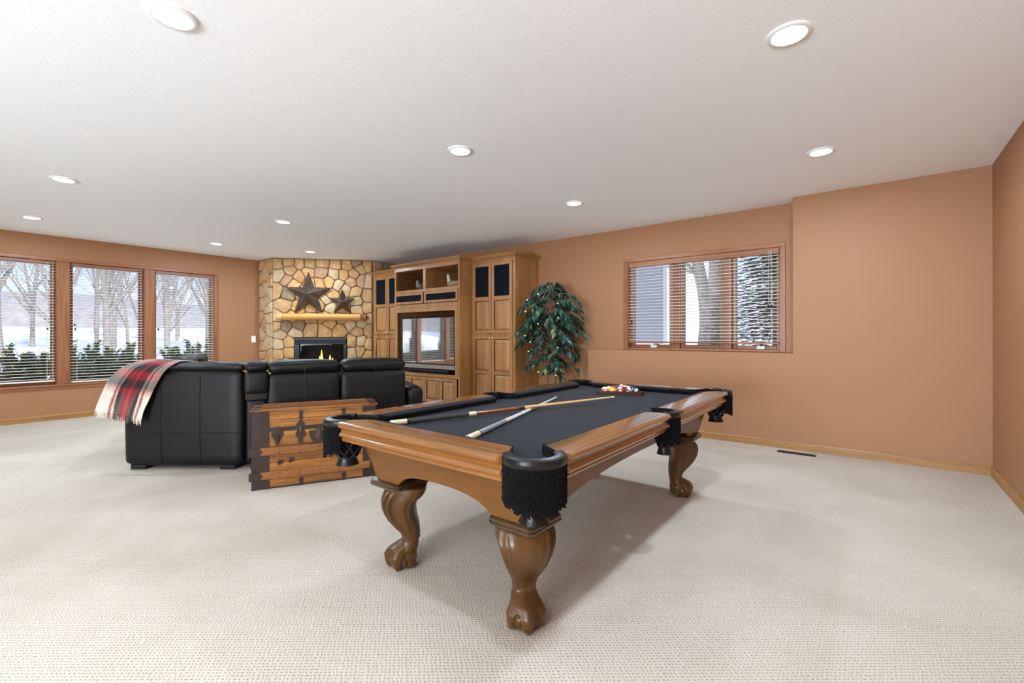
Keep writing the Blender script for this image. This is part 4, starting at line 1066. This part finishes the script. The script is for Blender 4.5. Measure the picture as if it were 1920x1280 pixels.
BALL = [('solid yellow', '#e0a818', 0, '1'), ('solid blue', '#1b3a8a', 0, '2'), ('solid red', '#b01f1a', 0, '3'), ('solid purple', '#4a2472', 0, '4'), ('solid orange', '#d8641a', 0, '5'), ('solid green', '#17603a', 0, '6'), ('solid maroon', '#6b1a1a', 0, '7'), ('black', '#0d0d0f', 0, '8'),
        ('yellow-striped', '#e0a818', 1, '9'), ('blue-striped', '#1b3a8a', 1, '10'), ('red-striped', '#b01f1a', 1, '11'), ('purple-striped', '#4a2472', 1, '12'), ('orange-striped', '#d8641a', 1, '13'), ('green-striped', '#17603a', 1, '14'), ('maroon-striped', '#6b1a1a', 1, '15')]
ivory = plain('ivory_ball_resin', '#e8dfc8', .08, coat=.6)
def text_mesh(ch, size):
    cu = bpy.data.curves.new('digits', 'FONT'); cu.body = ch; cu.size = size; cu.align_x = 'CENTER'; cu.align_y = 'CENTER'; cu.extrude = .0
    o = bpy.data.objects.new('digits', cu); COL.objects.link(o); bpy.context.view_layer.update()
    me = bpy.data.meshes.new_from_object(o.evaluated_get(bpy.context.evaluated_depsgraph_get())); bpy.data.objects.remove(o); me.name = 'digits'; me.materials.clear(); me.materials.append(MT['cueblk']); return me
rows = []
for r_ in range(5):
    for c_ in range(5 - r_): rows.append((r_, c_))
order = [12, 0, 10, 14, 7, 8, 3, 6, 1, 2, 4, 9, 5, 11, 13]
where = ['first ball of the front row in the rack', 'second ball of the front row in the rack', 'middle ball of the front row in the rack', 'fourth ball of the front row in the rack', 'last ball of the front row in the rack']
ci0 = shrink(tri[0], k_in)
for (r_, c_), bi in zip(rows, order):
    nm, colr, stripe, num = BALL[bi]
    x = ci0[0] + RB * math.sqrt(3) + c_ * 2 * RB + r_ * RB; y = ci0[1] + RB + r_ * RB * math.sqrt(3)
    wp = a_ + ex * x + ey * y + Vector((0, 0, RB + .0003))
    lab = f'{nm} pool ball, ' + (where[c_] if r_ == 0 else 'behind the front row in the rack' if r_ < 4 else 'at the hidden point of the rack')
    t = thing('pool_ball', lab, 'pool ball', wp, 0, 'pool balls in the triangle rack')
    rb_ = random.Random(bi)
    cm = plain(nm.replace(' ', '_').replace('-', '_') + '_resin', colr, .08, coat=.6)
    m = MB(); n, mm = 20, 14
    for i in range(mm):
        za, zb = -math.cos(PI * i / mm), -math.cos(PI * (i + 1) / mm)
        m.cur = 1 if stripe and abs((za + zb) / 2) > .66 else 0
        ra, rb2 = math.sqrt(max(0, 1 - za * za)), math.sqrt(max(0, 1 - zb * zb))
        m.loft([[(RB * ra * math.cos(2 * PI * j / n), RB * ra * math.sin(2 * PI * j / n), RB * za) for j in range(n)], [(RB * rb2 * math.cos(2 * PI * j / n), RB * rb2 * math.sin(2 * PI * j / n), RB * zb) for j in range(n)]], True, False)
    b = m.build('ball_body', [cm, ivory], t, 60)
    b.rotation_euler = (rb_.uniform(-.7, .7), rb_.uniform(-.7, .7), math.atan2(-3.3, 1.55) + rb_.uniform(-.5, .5))
    # number spot on the band, bulging with the ball
    MM = Matrix.Rotation(R(90), 4, 'Y')
    MB().lathe([(.001, RB * 1.004), (RB * .2, RB * .985), (RB * .40, RB * .922), (RB * .41, RB * .90)], 16, M=MM).build('number_spot', ivory, b, 60)
    tm = text_mesh(num, RB * .55)
    o = obj('digits', tm, b); o.matrix_local = Matrix.Translation((RB * 1.012, 0, 0)) @ Matrix.Rotation(R(90), 4, 'Z') @ Matrix.Rotation(R(90), 4, 'X')
# ------------------------------------------------------------------ old trunk behind the sofa
TD = Vector((.456, .890, 0)).normalized(); TA = math.atan2(TD.y, TD.x)
tk = thing('steamer_trunk', 'old slatted wooden trunk with dark iron fittings behind the sofa', 'trunk', (-3.837, 1.548, 0), TA)
# local: x along the front, -y ... front face looks to -y
TL, TDp, TH = .955, .44, .612
zf = .006
for z0, z1 in ((zf, .084), (.086, .208), (.210, .336), (.338, .462), (.482, .548), (.550, TH)):
    MB().bbox(.006, TL - .006, .012, .03, z0, z1, .003).build('plank', MT['trunkwood'], tk)
    MB().bbox(.006, TL - .006, TDp - .03, TDp - .012, z0, z1, .003).build('plank', MT['trunkwood'], tk)
for x0, x1 in ((.006, .024), (TL - .024, TL - .006)):
    for z0, z1 in ((zf, .208), (.210, .462), (.482, TH)):
        MB().bbox(x0, x1, .032, TDp - .032, z0, z1, .003).build('side_board', MT['trunkwood'], tk)
for k in range(4):
    y0 = .012 + k * (TDp - .024) / 4; MB().bbox(.006, TL - .006, y0 + .001, y0 + (TDp - .024) / 4 - .001, TH - .004, TH + .006, .003).build('lid_plank', MT['trunkwood'], tk)
MB().box(.01, TL - .01, .03, TDp - .03, .006, .02).build('bottom', MT['trunkwood'], tk)
# corner sheet metal
for x0, x1 in ((.0, .125), (TL - .115, TL)):
    m = MB().bbox(x0, x1, .006, .0115, .0, .462, .001).bbox(x0, x1, .006, .0115, .480, TH, .001)
    xe = 0 if x0 == 0 else TL - .0055
    m.bbox(xe, xe + .0055, .0115, .13, .0, .462, .001).bbox(xe, xe + .0055, .0115, .13, .480, TH, .001).bbox(xe, xe + .0055, TDp - .13, TDp, 0, TH, .001)
    m.bbox(x0, x1, .006, TDp - .006, TH + .0062, TH + .0095, .001)
    m.build('corner_sheet', MT['trunkmetal'], tk)
MB().bbox(.001, TL - .001, .0045, .0118, .455, .487, .001).build('lid_band', MT['trunkmetal'], tk)
MB().bbox(.125, TL - .115, .007, .0118, .0, .012, .001).build('bottom_band', MT['trunkmetal'], tk)
# proud slats with iron end caps
def slat(y0, y1, z0, z1, cap_front):
    s_ = MB().bbox(-.012, TL + .012, y0, y1, z0, z1, .004).build('slat', MT['trunkslat'], tk)
    for x in (-.016, TL - .058):
        m = MB().prism([(x, z0 - .002), (x + .074, z0 - .002), (x + .074 + (.022 if x < 0 else 0), (z0 + z1) / 2), (x + .074, z1 + .002), (x, z1 + .002)] if cap_front else [(x, z0), (x + .07, z0), (x + .07, z1), (x, z1)], y0 - .003, y0 + .004, 'Y') if cap_front else MB().bbox(x, x + .074, y0 - .002, y1 + .002, z1 - .004, z1 + .003, .001)
        m.build('end_cap', MT['trunkmetal'], s_)
    m = MB()
    for k in range(5):
        x = .20 + k * .15
        if cap_front:
            for zz in (z0 + .014, z1 - .014): m.sphere((x, y0 - .001, zz), .005, 6, 4)
        else: m.sphere((x, (y0 + y1) / 2, z1), .005, 6, 4)
    m.build('nail_head', MT['trunkmetal'], s_, None, kind='stuff')
slat(-.012, .0118, .270, .332, True); slat(-.012, .0118, .080, .140, True)
slat(.010, .055, TH + .006, TH + .024, False); slat(.145, .195, TH + .006, TH + .026, False); slat(.285, .335, TH + .006, TH + .028, False)
# ironwork on the front
def plate(name, cx, pts, y0=.002, th=.010, parent=None):
    return MB().prism([(cx + x, z) for x, z in pts], y0, y0 + th, 'Y').build(name, MT['trunkmetal'], parent or tk)
shield = [(-.042, .445), (-.045, .425), (-.028, .40), (-.016, .372), (-.008, .345), (0, .335), (.008, .345), (.016, .372), (.028, .40), (.045, .425), (.042, .445), (.03, .47), (.018, .475), (.012, .492), (-.012, .492), (-.018, .475), (-.03, .47)]
spear = [(0, .345), (.016, .36), (.018, .385), (.034, .405), (.036, .43), (.024, .45), (.024, .475), (.032, .50), (.014, .522), (0, .535), (-.014, .522), (-.032, .50), (-.024, .475), (-.024, .45), (-.036, .43), (-.034, .405), (-.018, .385), (-.016, .36)]
for cx in (.182, .80):
    p = plate('latch', cx, shield); MB().bbox(cx - .012, cx + .012, -.008, .002, .365, .43, .004).build('latch_tongue', MT['trunkmetal'], p)
for cx in (.352, .60):
    p = plate('clasp', cx, spear); MB().bbox(cx - .014, cx + .014, -.006, .002, .43, .49, .005).build('clasp_tongue', MT['steel'], p)
lk = plate('lock_plate', .487, [(-.065, .395), (-.05, .358), (-.03, .345), (.05, .345), (.065, .36), (.07, .395), (.07, .44), (-.07, .44)])
MB().lathe([(.001, -.002), (.026, 0), (.03, .006), (.03, .012)], 14, M=Matrix.Translation((.487, -.008, .395)) @ Matrix.Rotation(R(-90), 4, 'X')).build('lock_disc', MT['steel'], lk, 40)
MB().bbox(.469, .505, -.008, .0, .40, .465, .004).build('hasp', MT['steel'], lk)
tall = [(-.011, .538), (.011, .538), (.014, .56), (.010, .575), (.012, .60), (.018, .612), (-.018, .612), (-.012, .60), (-.010, .575), (-.014, .56)]
low = [(-.022, .0), (.022, .0), (.012, .012), (.012, .035), (.018, .048), (.006, .058), (0, .068), (-.006, .058), (-.018, .048), (-.012, .035), (-.012, .012)]
for cx in (.355, .685): plate('strap', cx, tall); plate('strap', cx, low)
fig = [(-.02, .20), (-.006, .192), (.006, .208), (.02, .205), (.012, .218), (.018, .236), (.002, .228), (-.012, .238), (-.01, .22), (-.024, .215)]
for cx, dz in ((.205, -.01), (.285, 0), (.80, .03)): plate('ornament', cx, [(x, z + dz) for x, z in fig])

# ------------------------------------------------------------------ black leather sectional sofa
SD = Vector((.446, .895, 0)).normalized(); SA = math.atan2(SD.y, SD.x)
SP = Vector((-4.45, 1.74, 0))
# run frame: local x along the run, +y towards the seat side (away from the viewer)
LE = MT['leather']
def seam(par, pts, r=.004): MB().tube(pts, r, 5).build('seam', LE, par, 60)
def recliner(label, x0, x1, arm=None):
    t = thing('recliner_section', label, 'sofa section', SP + SD * x0, SA, 'sections of the black leather sofa'); w_ = x1 - x0
    MB().cushion(.006, w_ - .006, .12, .92, .06, .40, .05, .01).build('base', LE, t, 60)
    MB().cushion(.012, w_ - .012, .26, .96, .385, .52, .06, .025).build('seat_cushion', LE, t, 60)
    b = MB().cushion(0, w_, .0, .20, .10, .872, .035, .008, 12).build('backrest', LE, t, 60)
    MB().tube([(w_ / 2, -.0075, z) for z in (.14, .4, .7, .865)], .0035, 5).build('seam', MT['leather'], b, 60)
    MB().cushion(.02, w_ - .02, .16, .36, .46, .86, .07, .03).build('back_cushion', LE, t, 60)
    h = MB().cushion(.002, w_ - .002, -.012, .26, .868, .985, .055, .012, 12, None, .006).build('headrest', LE, t, 60)
    MB().tube([(w_ / 2, -.020, .885), (w_ / 2, -.025, .93), (w_ / 2, -.008, .975)], .0035, 5).build('seam', LE, h, 60)
    for fx_ in (.06, w_ - .06):
        for fy_ in (.16, .84): MB().bbox(fx_ - .035, fx_ + .035, fy_ - .035, fy_ + .035, 0, .065, .006).build('foot', MT['tvblack'], t)
    if arm:
        MB().cushion(w_ + .010, w_ + .205, .02, .92, .05, .695, .085, .0, 12).build('armrest', LE, t, 60)
    return t
recliner('black leather recliner section just right of the narrow console, behind the trunk', .183, .806)
recliner('black leather recliner section at the end of the sofa, with a rounded armrest', .822, 1.450, True)
cs = thing('sofa_console', 'narrow black leather console between the corner section and the first recliner', 'sofa section', SP, SA, 'sections of the black leather sofa')
MB().cushion(.0, .186, .03, .90, .05, .66, .045, .0, 10).build('console_body', LE, cs, 60)
MB().cushion(.0, .186, -.03, .17, .70, .895, .03, .008, 10).build('console_back', LE, cs, 60)
MB().cushion(.0, .188, -.02, .22, .893, .985, .045, .008, 10, None, .006).build('headrest', LE, cs, 60)
MB().bbox(.004, .182, .0, .60, .64, .715, .004).build('hinge_block', MT['tvblack'], cs)
for fy_ in (.1, .82): MB().bbox(.04, .14, fy_ - .04, fy_ + .04, 0, .055, .005).build('foot', MT['tvblack'], cs)
# corner section, its broad back turned to the viewer
WD = Vector((.788, .615, 0)).normalized(); WA_ = math.atan2(WD.y, WD.x); WP = Vector((-5.355, 1.068, 0))
wg = thing('corner_section', 'broad black leather corner section of the sofa, with a plaid throw on it', 'sofa section', WP, WA_, 'sections of the black leather sofa')
WL = 1.075
MB().cushion(.0, WL, .0, .12, .045, .908, .05, .012, 14).build('back_panel', LE, wg, 60)
FOOTP = [(.04, .10), (1.04, .10), (.70, .79), (.65, .82), (-.09, .485)]
def wedge(name, z0, z1, k, r):
    c = (sum(p[0] for p in FOOTP) / 5, sum(p[1] for p in FOOTP) / 5)
    ring = lambda q, z: [(c[0] + (p[0] - c[0]) * q, c[1] + (p[1] - c[1]) * q, z) for p in FOOTP]
    MB().loft([ring(k - r * 1.2, z0), ring(k, z0 + r * .6), ring(k, z1 - r), ring(k - r * .5, z1 - r * .3), ring(k - r * 1.8, z1)]).build(name, LE, wg, 40)
wedge('base', .06, .40, .99, .03); wedge('seat_cushion', .402, .53, .97, .05)
MB().cushion(.10, .92, .115, .27, .50, .93, .07, .02).build('back_cushion', LE, wg, 60)
MB().cushion(.02, WL + .012, -.004, .20, .90, .975, .045, .010, 12, None, .008).build('headrest', LE, wg, 60)
for xx in (.355, .71):
    MB().tube([(xx, -.0035 - .008 * (1 - (z / .46 - 1) ** 2), z) for z in (.08, .2, .345, .5, .7, .86)], .0028, 5).build('seam', LE, wg, 60)
MB().tube([(xx, -.012 + .010 * (2 * xx / WL - 1) ** 2, .345) for xx in (.03, .2, .4, .545, .7, .9, 1.04)], .0028, 5).build('seam', LE, wg, 60)
for fx_ in (.13, .95): MB().bbox(fx_ - .09, fx_ + .05, .03, .12, 0, .05, .006).build('foot', MT['tvblack'], wg)
MB().bbox(.60, .70, .68, .76, 0, .065, .006).build('foot', MT['tvblack'], wg)
# far run, mostly hidden behind the corner section
UD = Vector((-.895, .446, 0)).normalized()
far = thing('recliner_section', 'far black leather seat whose headrest shows over the throw, against the windows', 'sofa section', (-5.77, 1.38, 0), math.atan2(-UD.y, -UD.x), 'sections of the black leather sofa')
# local x runs back toward the corner, so the seat lies along -x
for k, (x0, x1) in enumerate(((-.66, -.02), (-1.32, -.68))):
    MB().cushion(x0, x1, .12, .92, .06, .40, .05, .01).build('base', LE, far, 60); MB().cushion(x0, x1, .26, .96, .385, .52, .06, .025).build('seat_cushion', LE, far, 60)
    MB().cushion(x0, x1, .04, .24, .10, .872, .04, .008).build('backrest', LE, far, 60); MB().cushion(x0 + .01, x1 - .01, .04, .30, .868, .99, .055, .012, 10, None, .006).build('headrest', LE, far, 60)
MB().cushion(-1.54, -1.34, .04, .92, .05, .66, .085, .0).build('armrest', LE, far, 60)
for fx_ in (-.1, -1.25):
    for fy_ in (.16, .84): MB().bbox(fx_ - .035, fx_ + .035, fy_ - .035, fy_ + .035, 0, .065, .006).build('foot', MT['tvblack'], far)

# ------------------------------------------------------------------ plaid throw over the corner
th_ = thing('plaid_throw', 'fringed red, black and cream plaid wool throw over the sofa corner', 'throw blanket', WP, WA_)
def curve(pts, t):
    n = len(pts) - 1; f = min(n - 1e-6, max(0, t * n)); i = int(f); u = f - i
    p0, p1, p2, p3 = (Vector(pts[max(0, i - 1)]), Vector(pts[i]), Vector(pts[i + 1]), Vector(pts[min(n, i + 2)]))
    return .5 * ((2 * p1) + (p2 - p0) * u + (2 * p0 - 5 * p1 + 4 * p2 - p3) * u * u + (3 * p1 - p0 - 3 * p2 + p3) * u ** 3)
LEFT = [(.36, .26, .86), (.29, .215, .975), (.18, .10, 1.01), (.04, .0, .965), (-.07, -.045, .85), (-.13, -.06, .73), (-.17, -.06, .63), (-.19, -.06, .555)]
MID = [(.48, .26, .86), (.42, .21, .975), (.33, .08, 1.0), (.21, -.03, .935), (.12, -.055, .80), (.075, -.065, .68), (.05, -.065, .59), (.035, -.065, .515)]
RGT = [(.60, .26, .86), (.56, .205, .97), (.50, .04, .992), (.42, -.035, .92), (.345, -.05, .78), (.29, -.055, .65), (.255, -.06, .55), (.235, -.06, .478)]
NU, NV = 40, 60
m = MB(); uv = []
for j in range(NV + 1):
    v = j / NV
    a, b, c = curve(LEFT, v), curve(MID, v), curve(RGT, v)
    for i in range(NU + 1):
        u = i / NU
        p = a * (1 - u) * (1 - 2 * u) + b * 4 * u * (1 - u) + c * u * (2 * u - 1)
        k = max(0, v - .3) / .7
        fold = math.sin(u * 21 + 1.2 * math.sin(v * 4)) * .013 * (.25 + k) + .006 * math.sin(u * 47 + v * 6) * k
        p = p + Vector((0, -abs(fold) - fold * .3, 0 if v > .3 else abs(fold) * .8)) + Vector(noise.noise_vector(Vector((u * 5, v * 5, 0)))) * .005
        m.v.append(tuple(p)); uv.append((u, 1 - v))
W1 = NU + 1
m.f = [(j * W1 + i, j * W1 + i + 1, (j + 1) * W1 + i + 1, (j + 1) * W1 + i) for j in range(NV) for i in range(NU)]
m.mi = [0] * len(m.f)
m.uv = [(u, v) for u, v in uv]
ob = m.build('cloth', MT['plaid'], th_, 80)
sm = ob.modifiers.new('thickness', 'SOLIDIFY'); sm.thickness = .007
# knotted fringe along the lower hem
fr = MB(); fr.uv = []; rr2 = random.Random(9)
hem = [Vector(m.v[NV * W1 + i]) for i in range(W1)]
for k in range(64):
    u = (k + .5) / 64; f = u * NU; i = int(f); p = hem[i].lerp(hem[min(NU, i + 1)], f - i)
    ln = rr2.uniform(.035, .06); dx = rr2.uniform(-.008, .008)
    n0 = len(fr.v)
    fr.tube([p + Vector((0, 0, .006)), p + Vector((dx * .4, -.004, -ln * .5)), p + Vector((dx, -.002, -ln))], [.0038, .003, .002], 5)
    fr.uv += [(u, .02)] * (len(fr.v) - n0)
fr.build('hem_fringe', MT['plaid'], th_, 60, kind='stuff')

# ------------------------------------------------------------------ outdoors
GZW, GZN = .18, .95
gr = random.Random(21)
m = MB()
def gh_w(x, y): d = max(0, XA - .3 - x); return .12 + .010 * d + max(0, d - 8) * .03 + .25 * noise.noise(Vector((x * .15, y * .15, 0))) * min(1, d / 4)
NX, NY = 26, 30
xs = [XA - .24 - (k / NX) ** 1.6 * 60 for k in range(NX + 1)]; ys = [-45 + 75 * k / NY for k in range(NY + 1)]
m.add([(x, y, gh_w(x, y)) for x in xs for y in ys], [(i * (NY + 1) + j, i * (NY + 1) + j + 1, (i + 1) * (NY + 1) + j + 1, (i + 1) * (NY + 1) + j) for i in range(NX) for j in range(NY)])
m.build('snowy_ground_west', MT['snow'], None, 60, kind='structure')
m = MB()
def gh_n(x, y): return .88 + .012 * (y - YC) + .1 * noise.noise(Vector((x * .2, y * .2, 3)))
us = [k / 20 for k in range(21)]; ys = [YC + .24 + (k / 20) ** 1.5 * 55 for k in range(21)]
gx = lambda u, y: (-9.5 - .9 * max(0, y - 9)) * (1 - u) + (6 + .3 * y) * u
m.add([(gx(u, y), y, gh_n(gx(u, y), y)) for u in us for y in ys], [(i * 21 + j, i * 21 + j + 1, (i + 1) * 21 + j + 1, (i + 1) * 21 + j) for i in range(20) for j in range(20)])
m.build('snowy_ground_north', MT['snow'], None, 60, kind='structure')
m = MB()
hp = [(XA - 62 - 6 * math.sin(k * .7), -70 + 5 * k, .2) for k in range(28)]
m.loft([[(x, y, -1) for x, y, z in hp], [(x - 2, y, 3.4 + 1.2 * noise.noise(Vector((y * .08, 0, 5)))) for x, y, z in hp], [(x - 14, y, 6.6 + 2.2 * noise.noise(Vector((y * .06, 2, 1)))) for x, y, z in hp]], False, False)
m.build('wooded_hillside_west', plain('distant_bare_woods', '#a09a9a', .95, var=.25, vscale=1.2, world=True), None, 60, kind='structure')
MB().box(-40, 20, -60, YS - .35, -.2, -.05).build('snowy_ground_south', MT['snow'], None, None, kind='structure')

def bare_tree_mesh(seed, H_, r0, depth=5, spread=.55, bend=.12, fork=.35):
    q = random.Random(seed); tr_, br = MB(), MB()
    def grow(p, d, ln, r, lev):
        pts = [p]; rd = [r]; n = 4
        for i in range(n):
            d = (d + Vector((q.uniform(-bend, bend), q.uniform(-bend, bend), q.uniform(-.02, .10)))).normalized()
            p = p + d * ln / n; pts.append(p); rd.append(r * (1 - .42 * (i + 1) / n))
        (tr_ if lev == 0 else br).tube(pts, rd, 7 if lev == 0 else 5 if lev < 2 else 3, False)
        if lev >= depth: return
        nb = 3 if lev < 3 else 2
        for k in range(nb + (2 if lev == 0 else 0)):
            t = q.uniform(fork, 1.0) if k else 1.0
            f = t * n; i = min(n - 1, int(f)); pp = pts[i].lerp(pts[i + 1], f - i); rr = rd[i] * (.62 if k else .8)
            a = q.uniform(0, 2 * PI); sd = Vector((math.cos(a), math.sin(a), q.uniform(-.1, .5)))
            nd = (d * 1.0 + sd * q.uniform(.5, 1.1) * spread * (1.5 if k else .5)).normalized()
            grow(pp, nd, ln * q.uniform(.55, .78), rr, lev + 1)
    grow(Vector((0, 0, -.2)), Vector((q.uniform(-.08, .08), q.uniform(-.08, .08), 1)), H_ * .36, r0, 0)
    return tr_.mesh('trunk', MT['treebark'], 60), br.mesh('branches', MT['treebark'], 60)
protos = [bare_tree_mesh(s, h, r, 5) for s, h, r in ((1, 12, .10), (2, 10, .075), (3, 13, .12), (4, 9, .06))]
spots = []
for k in range(34):
    d = 8 + 34 * (k / 34) ** 1.1 + gr.uniform(-1, 1)
    # fan seen through the west windows
    ang = R(gr.uniform(158, 188) if k % 3 else gr.uniform(160, 174))
    x = XA - d; y = math.tan(PI - ang) * 1.0 * (9.4 + d) * .98
    spots.append((x, y))
for k, (x, y) in enumerate(spots):
    pm = protos[k % 4]
    t = thing('bare_tree', 'leafless grey tree standing in the snow beyond the west windows', 'tree', (x, y, gh_w(x, y)), gr.uniform(0, 6.28), 'leafless trees beyond the west windows')
    s_ = gr.uniform(.8, 1.25); t.scale = (s_, s_, s_)
    obj('trunk', pm[0], t); obj('branches', pm[1], t)
def shrub_mesh(seed, h, r):
    q = random.Random(seed); m = MB(); st = MB()
    for k in range(26):
        a = q.uniform(0, 2 * PI); lean = q.uniform(.1, .9); hh = h * q.uniform(.6, 1.0) * (1 - .35 * lean)
        p0 = Vector((0, 0, 0)); p1 = Vector((math.cos(a) * r * lean * .7, math.sin(a) * r * lean * .7, hh * .55)); p2 = Vector((math.cos(a) * r * lean, math.sin(a) * r * lean, hh))
        st.tube([p0, p1, p2], [.018, .012, .003], 4, False)
        for j in range(150):
            t = q.uniform(.12, 1.0); p = p0.lerp(p1, t * 2) if t < .5 else p1.lerp(p2, t * 2 - 1)
            b = q.uniform(0, 2 * PI); l = q.uniform(.07, .16) * (1.2 - .5 * t)
            d = Vector((math.cos(b), math.sin(b), q.uniform(.1, .9))).normalized() * l; sd = d.cross(Vector((0, 0, 1))).normalized() * .017
            m.add([p - sd, p + sd, p + d * .6 + sd * 1.2, p + d, p + d * .6 - sd * 1.2], [(0, 1, 2, 3, 4)])
    return m.mesh('foliage', MT['yew'], 60), st.mesh('stems', MT['treebark'], 60)
shp = [shrub_mesh(31 + k, 1.0, .75) for k in range(3)]
for k in range(9):
    x = XA - 1.05 - gr.uniform(0, .5) - (.5 if k % 2 else 0); y = -.9 + k * .62
    lab = ('ninth', 'eighth', 'seventh', 'sixth', 'fifth', 'fourth', 'third', 'second', 'first')[k] + ' evergreen shrub outside the west windows, counted from the fireplace end'
    t = thing('evergreen_shrub', lab, 'shrub', (x, y, gh_w(x, y)), gr.uniform(0, 6), 'evergreen shrubs under the west windows')
    s_ = gr.uniform(.9, 1.2); t.scale = (s_, s_, s_)
    a, b = shp[k % 3]; f_ = obj('foliage', a, t); f_['kind'] = 'stuff'; obj('stems', b, t)
# big forked tree outside the north window
tt = thing('oak_tree', 'thick forked bare tree close outside the middle of the north window', 'tree', (-3.07, 11.6, .95), 0)
MB().tube([(0, 0, -.2), (0, 0, .5), (0, 0, 1.15)], [.30, .235, .235], 14).build('trunk', MT['treebark2'], tt, 60)
MB().tube([(-.09, 0, .85), (-.13, 0, 1.3), (-.30, .05, 2.1), (-.60, .2, 3.6), (-1.0, .4, 5.8)], [.15, .15, .135, .11, .06], 12).build('limb', MT['treebark2'], tt, 60)
MB().tube([(.09, 0, .85), (.10, 0, 1.3), (.13, -.05, 2.1), (.30, -.2, 3.8), (.6, -.3, 6.0)], [.15, .145, .125, .10, .06], 12).build('limb', MT['treebark2'], tt, 60)
m = MB(); q = random.Random(44)
for k in range(26):
    z = q.uniform(1.6, 5.5); sx = q.choice((-1, 1)); p = Vector((-.1 - z * .1 if sx < 0 else .08 + z * .05, 0, z)); d = Vector((sx * q.uniform(.3, 1), q.uniform(-.8, .8), q.uniform(.1, .8))).normalized()
    pts = [p]
    for i in range(5): d = (d + Vector((q.uniform(-.25, .25), q.uniform(-.25, .25), q.uniform(-.15, .2)))).normalized(); p = p + d * .5; pts.append(p)
    m.tube(pts, [.05, .04, .03, .02, .012, .005], 5, False)
    for i in (2, 3, 4):
        e_ = (d + Vector((q.uniform(-1, 1), q.uniform(-1, 1), q.uniform(-.3, 1)))).normalized(); m.tube([pts[i], pts[i] + e_ * .5, pts[i] + e_ * .9 + Vector((0, 0, .1))], [.018, .010, .004], 4, False)
m.build('branches', MT['treebark2'], tt, 60)
# conifer to the right
def conifer(label, loc, h, r, seed):
    t = thing('conifer', label, 'tree', loc); q = random.Random(seed); m = MB()
    MB().tube([(0, 0, -.1), (0, 0, h)], [.14, .02], 8).build('trunk', MT['treebark2'], t)
    for k in range(420):
        z = h * (.05 + .93 * (k / 420)); a = k * 2.4; rr = r * (1 - z / h) * q.uniform(.75, 1.1) + .08
        d = Vector((math.cos(a), math.sin(a), -.22)); sd = Vector((-math.sin(a), math.cos(a), 0))
        for j in range(7):
            f = (j + 1) / 7; p = Vector((0, 0, z)) + d * rr * f; wd = .08 * (1.15 - f) + .035
            for sg in (-1, 1):
                m.add([p, p + (sd * sg * wd + d * .10), p + (sd * sg * wd * .5 + d * .16) + Vector((0, 0, .03)), p + d * .14], [(0, 1, 2, 3)])
    m.build('foliage', MT['conifer'], t, None, kind='stuff')
    return t
conifer('grey-green snow-dusted conifer outside the right part of the north window', (-1.55, 11.2, .95), 3.3, 1.55, 5)
conifer('second snow-dusted conifer, further back beside the forked tree', (-3.3, 24.0, 1.1), 4.2, 1.8, 6)
# neighbouring houses
hs = thing('neighbour_house', 'pale grey sided house wall filling the left of the north window', 'house', (-6.44, 13.6, .9), R(0))
MB().box(-3.2, 1.62, 0, 6, -.3, 5.2).build('wall', plain('grey_wall_sheathing', '#b9b9c4', .7), hs)
sm_ = MB().prism([(0, 0), (-.022, 0), (-.006, .17), (0, .17)], -3.2, 1.62, 'X').mesh('siding_board', MT['siding'])
for k in range(28): obj('siding_board', sm_, hs, (0, 0, -.05 + .17 * k))
MB().prism([(-.5, 5.2), (6.5, 5.2), (3, 7.4)], -3.5, 1.95, 'X').build('roof', MT['houseroof'], hs)
MB().box(1.52, 1.64, -.03, .1, -.2, 5.2).build('corner_board', MT['housewhite'], hs)
h2 = thing('distant_house', 'small white house with dark windows far beyond the forked tree', 'house', (-9.0, 32, 1.0), R(8))
MB().box(-3.2, 3.2, 0, 6, -.3, 2.4).build('wall', MT['housewhite'], h2)
MB().prism([(-.4, 2.4), (6.4, 2.4), (3, 4.2)], -3.5, 3.5, 'X').build('roof', MT['houseroof'], h2)
for xx in (-2.2, -.6, 1.6):
    f_ = MB().box(xx - .45, xx + .45, -.04, .02, .6, 1.8).build('window', MT['housewhite'], h2); MB().box(xx - .36, xx + .36, -.06, -.03, .7, 1.7).build('pane', MT['pane'], f_)
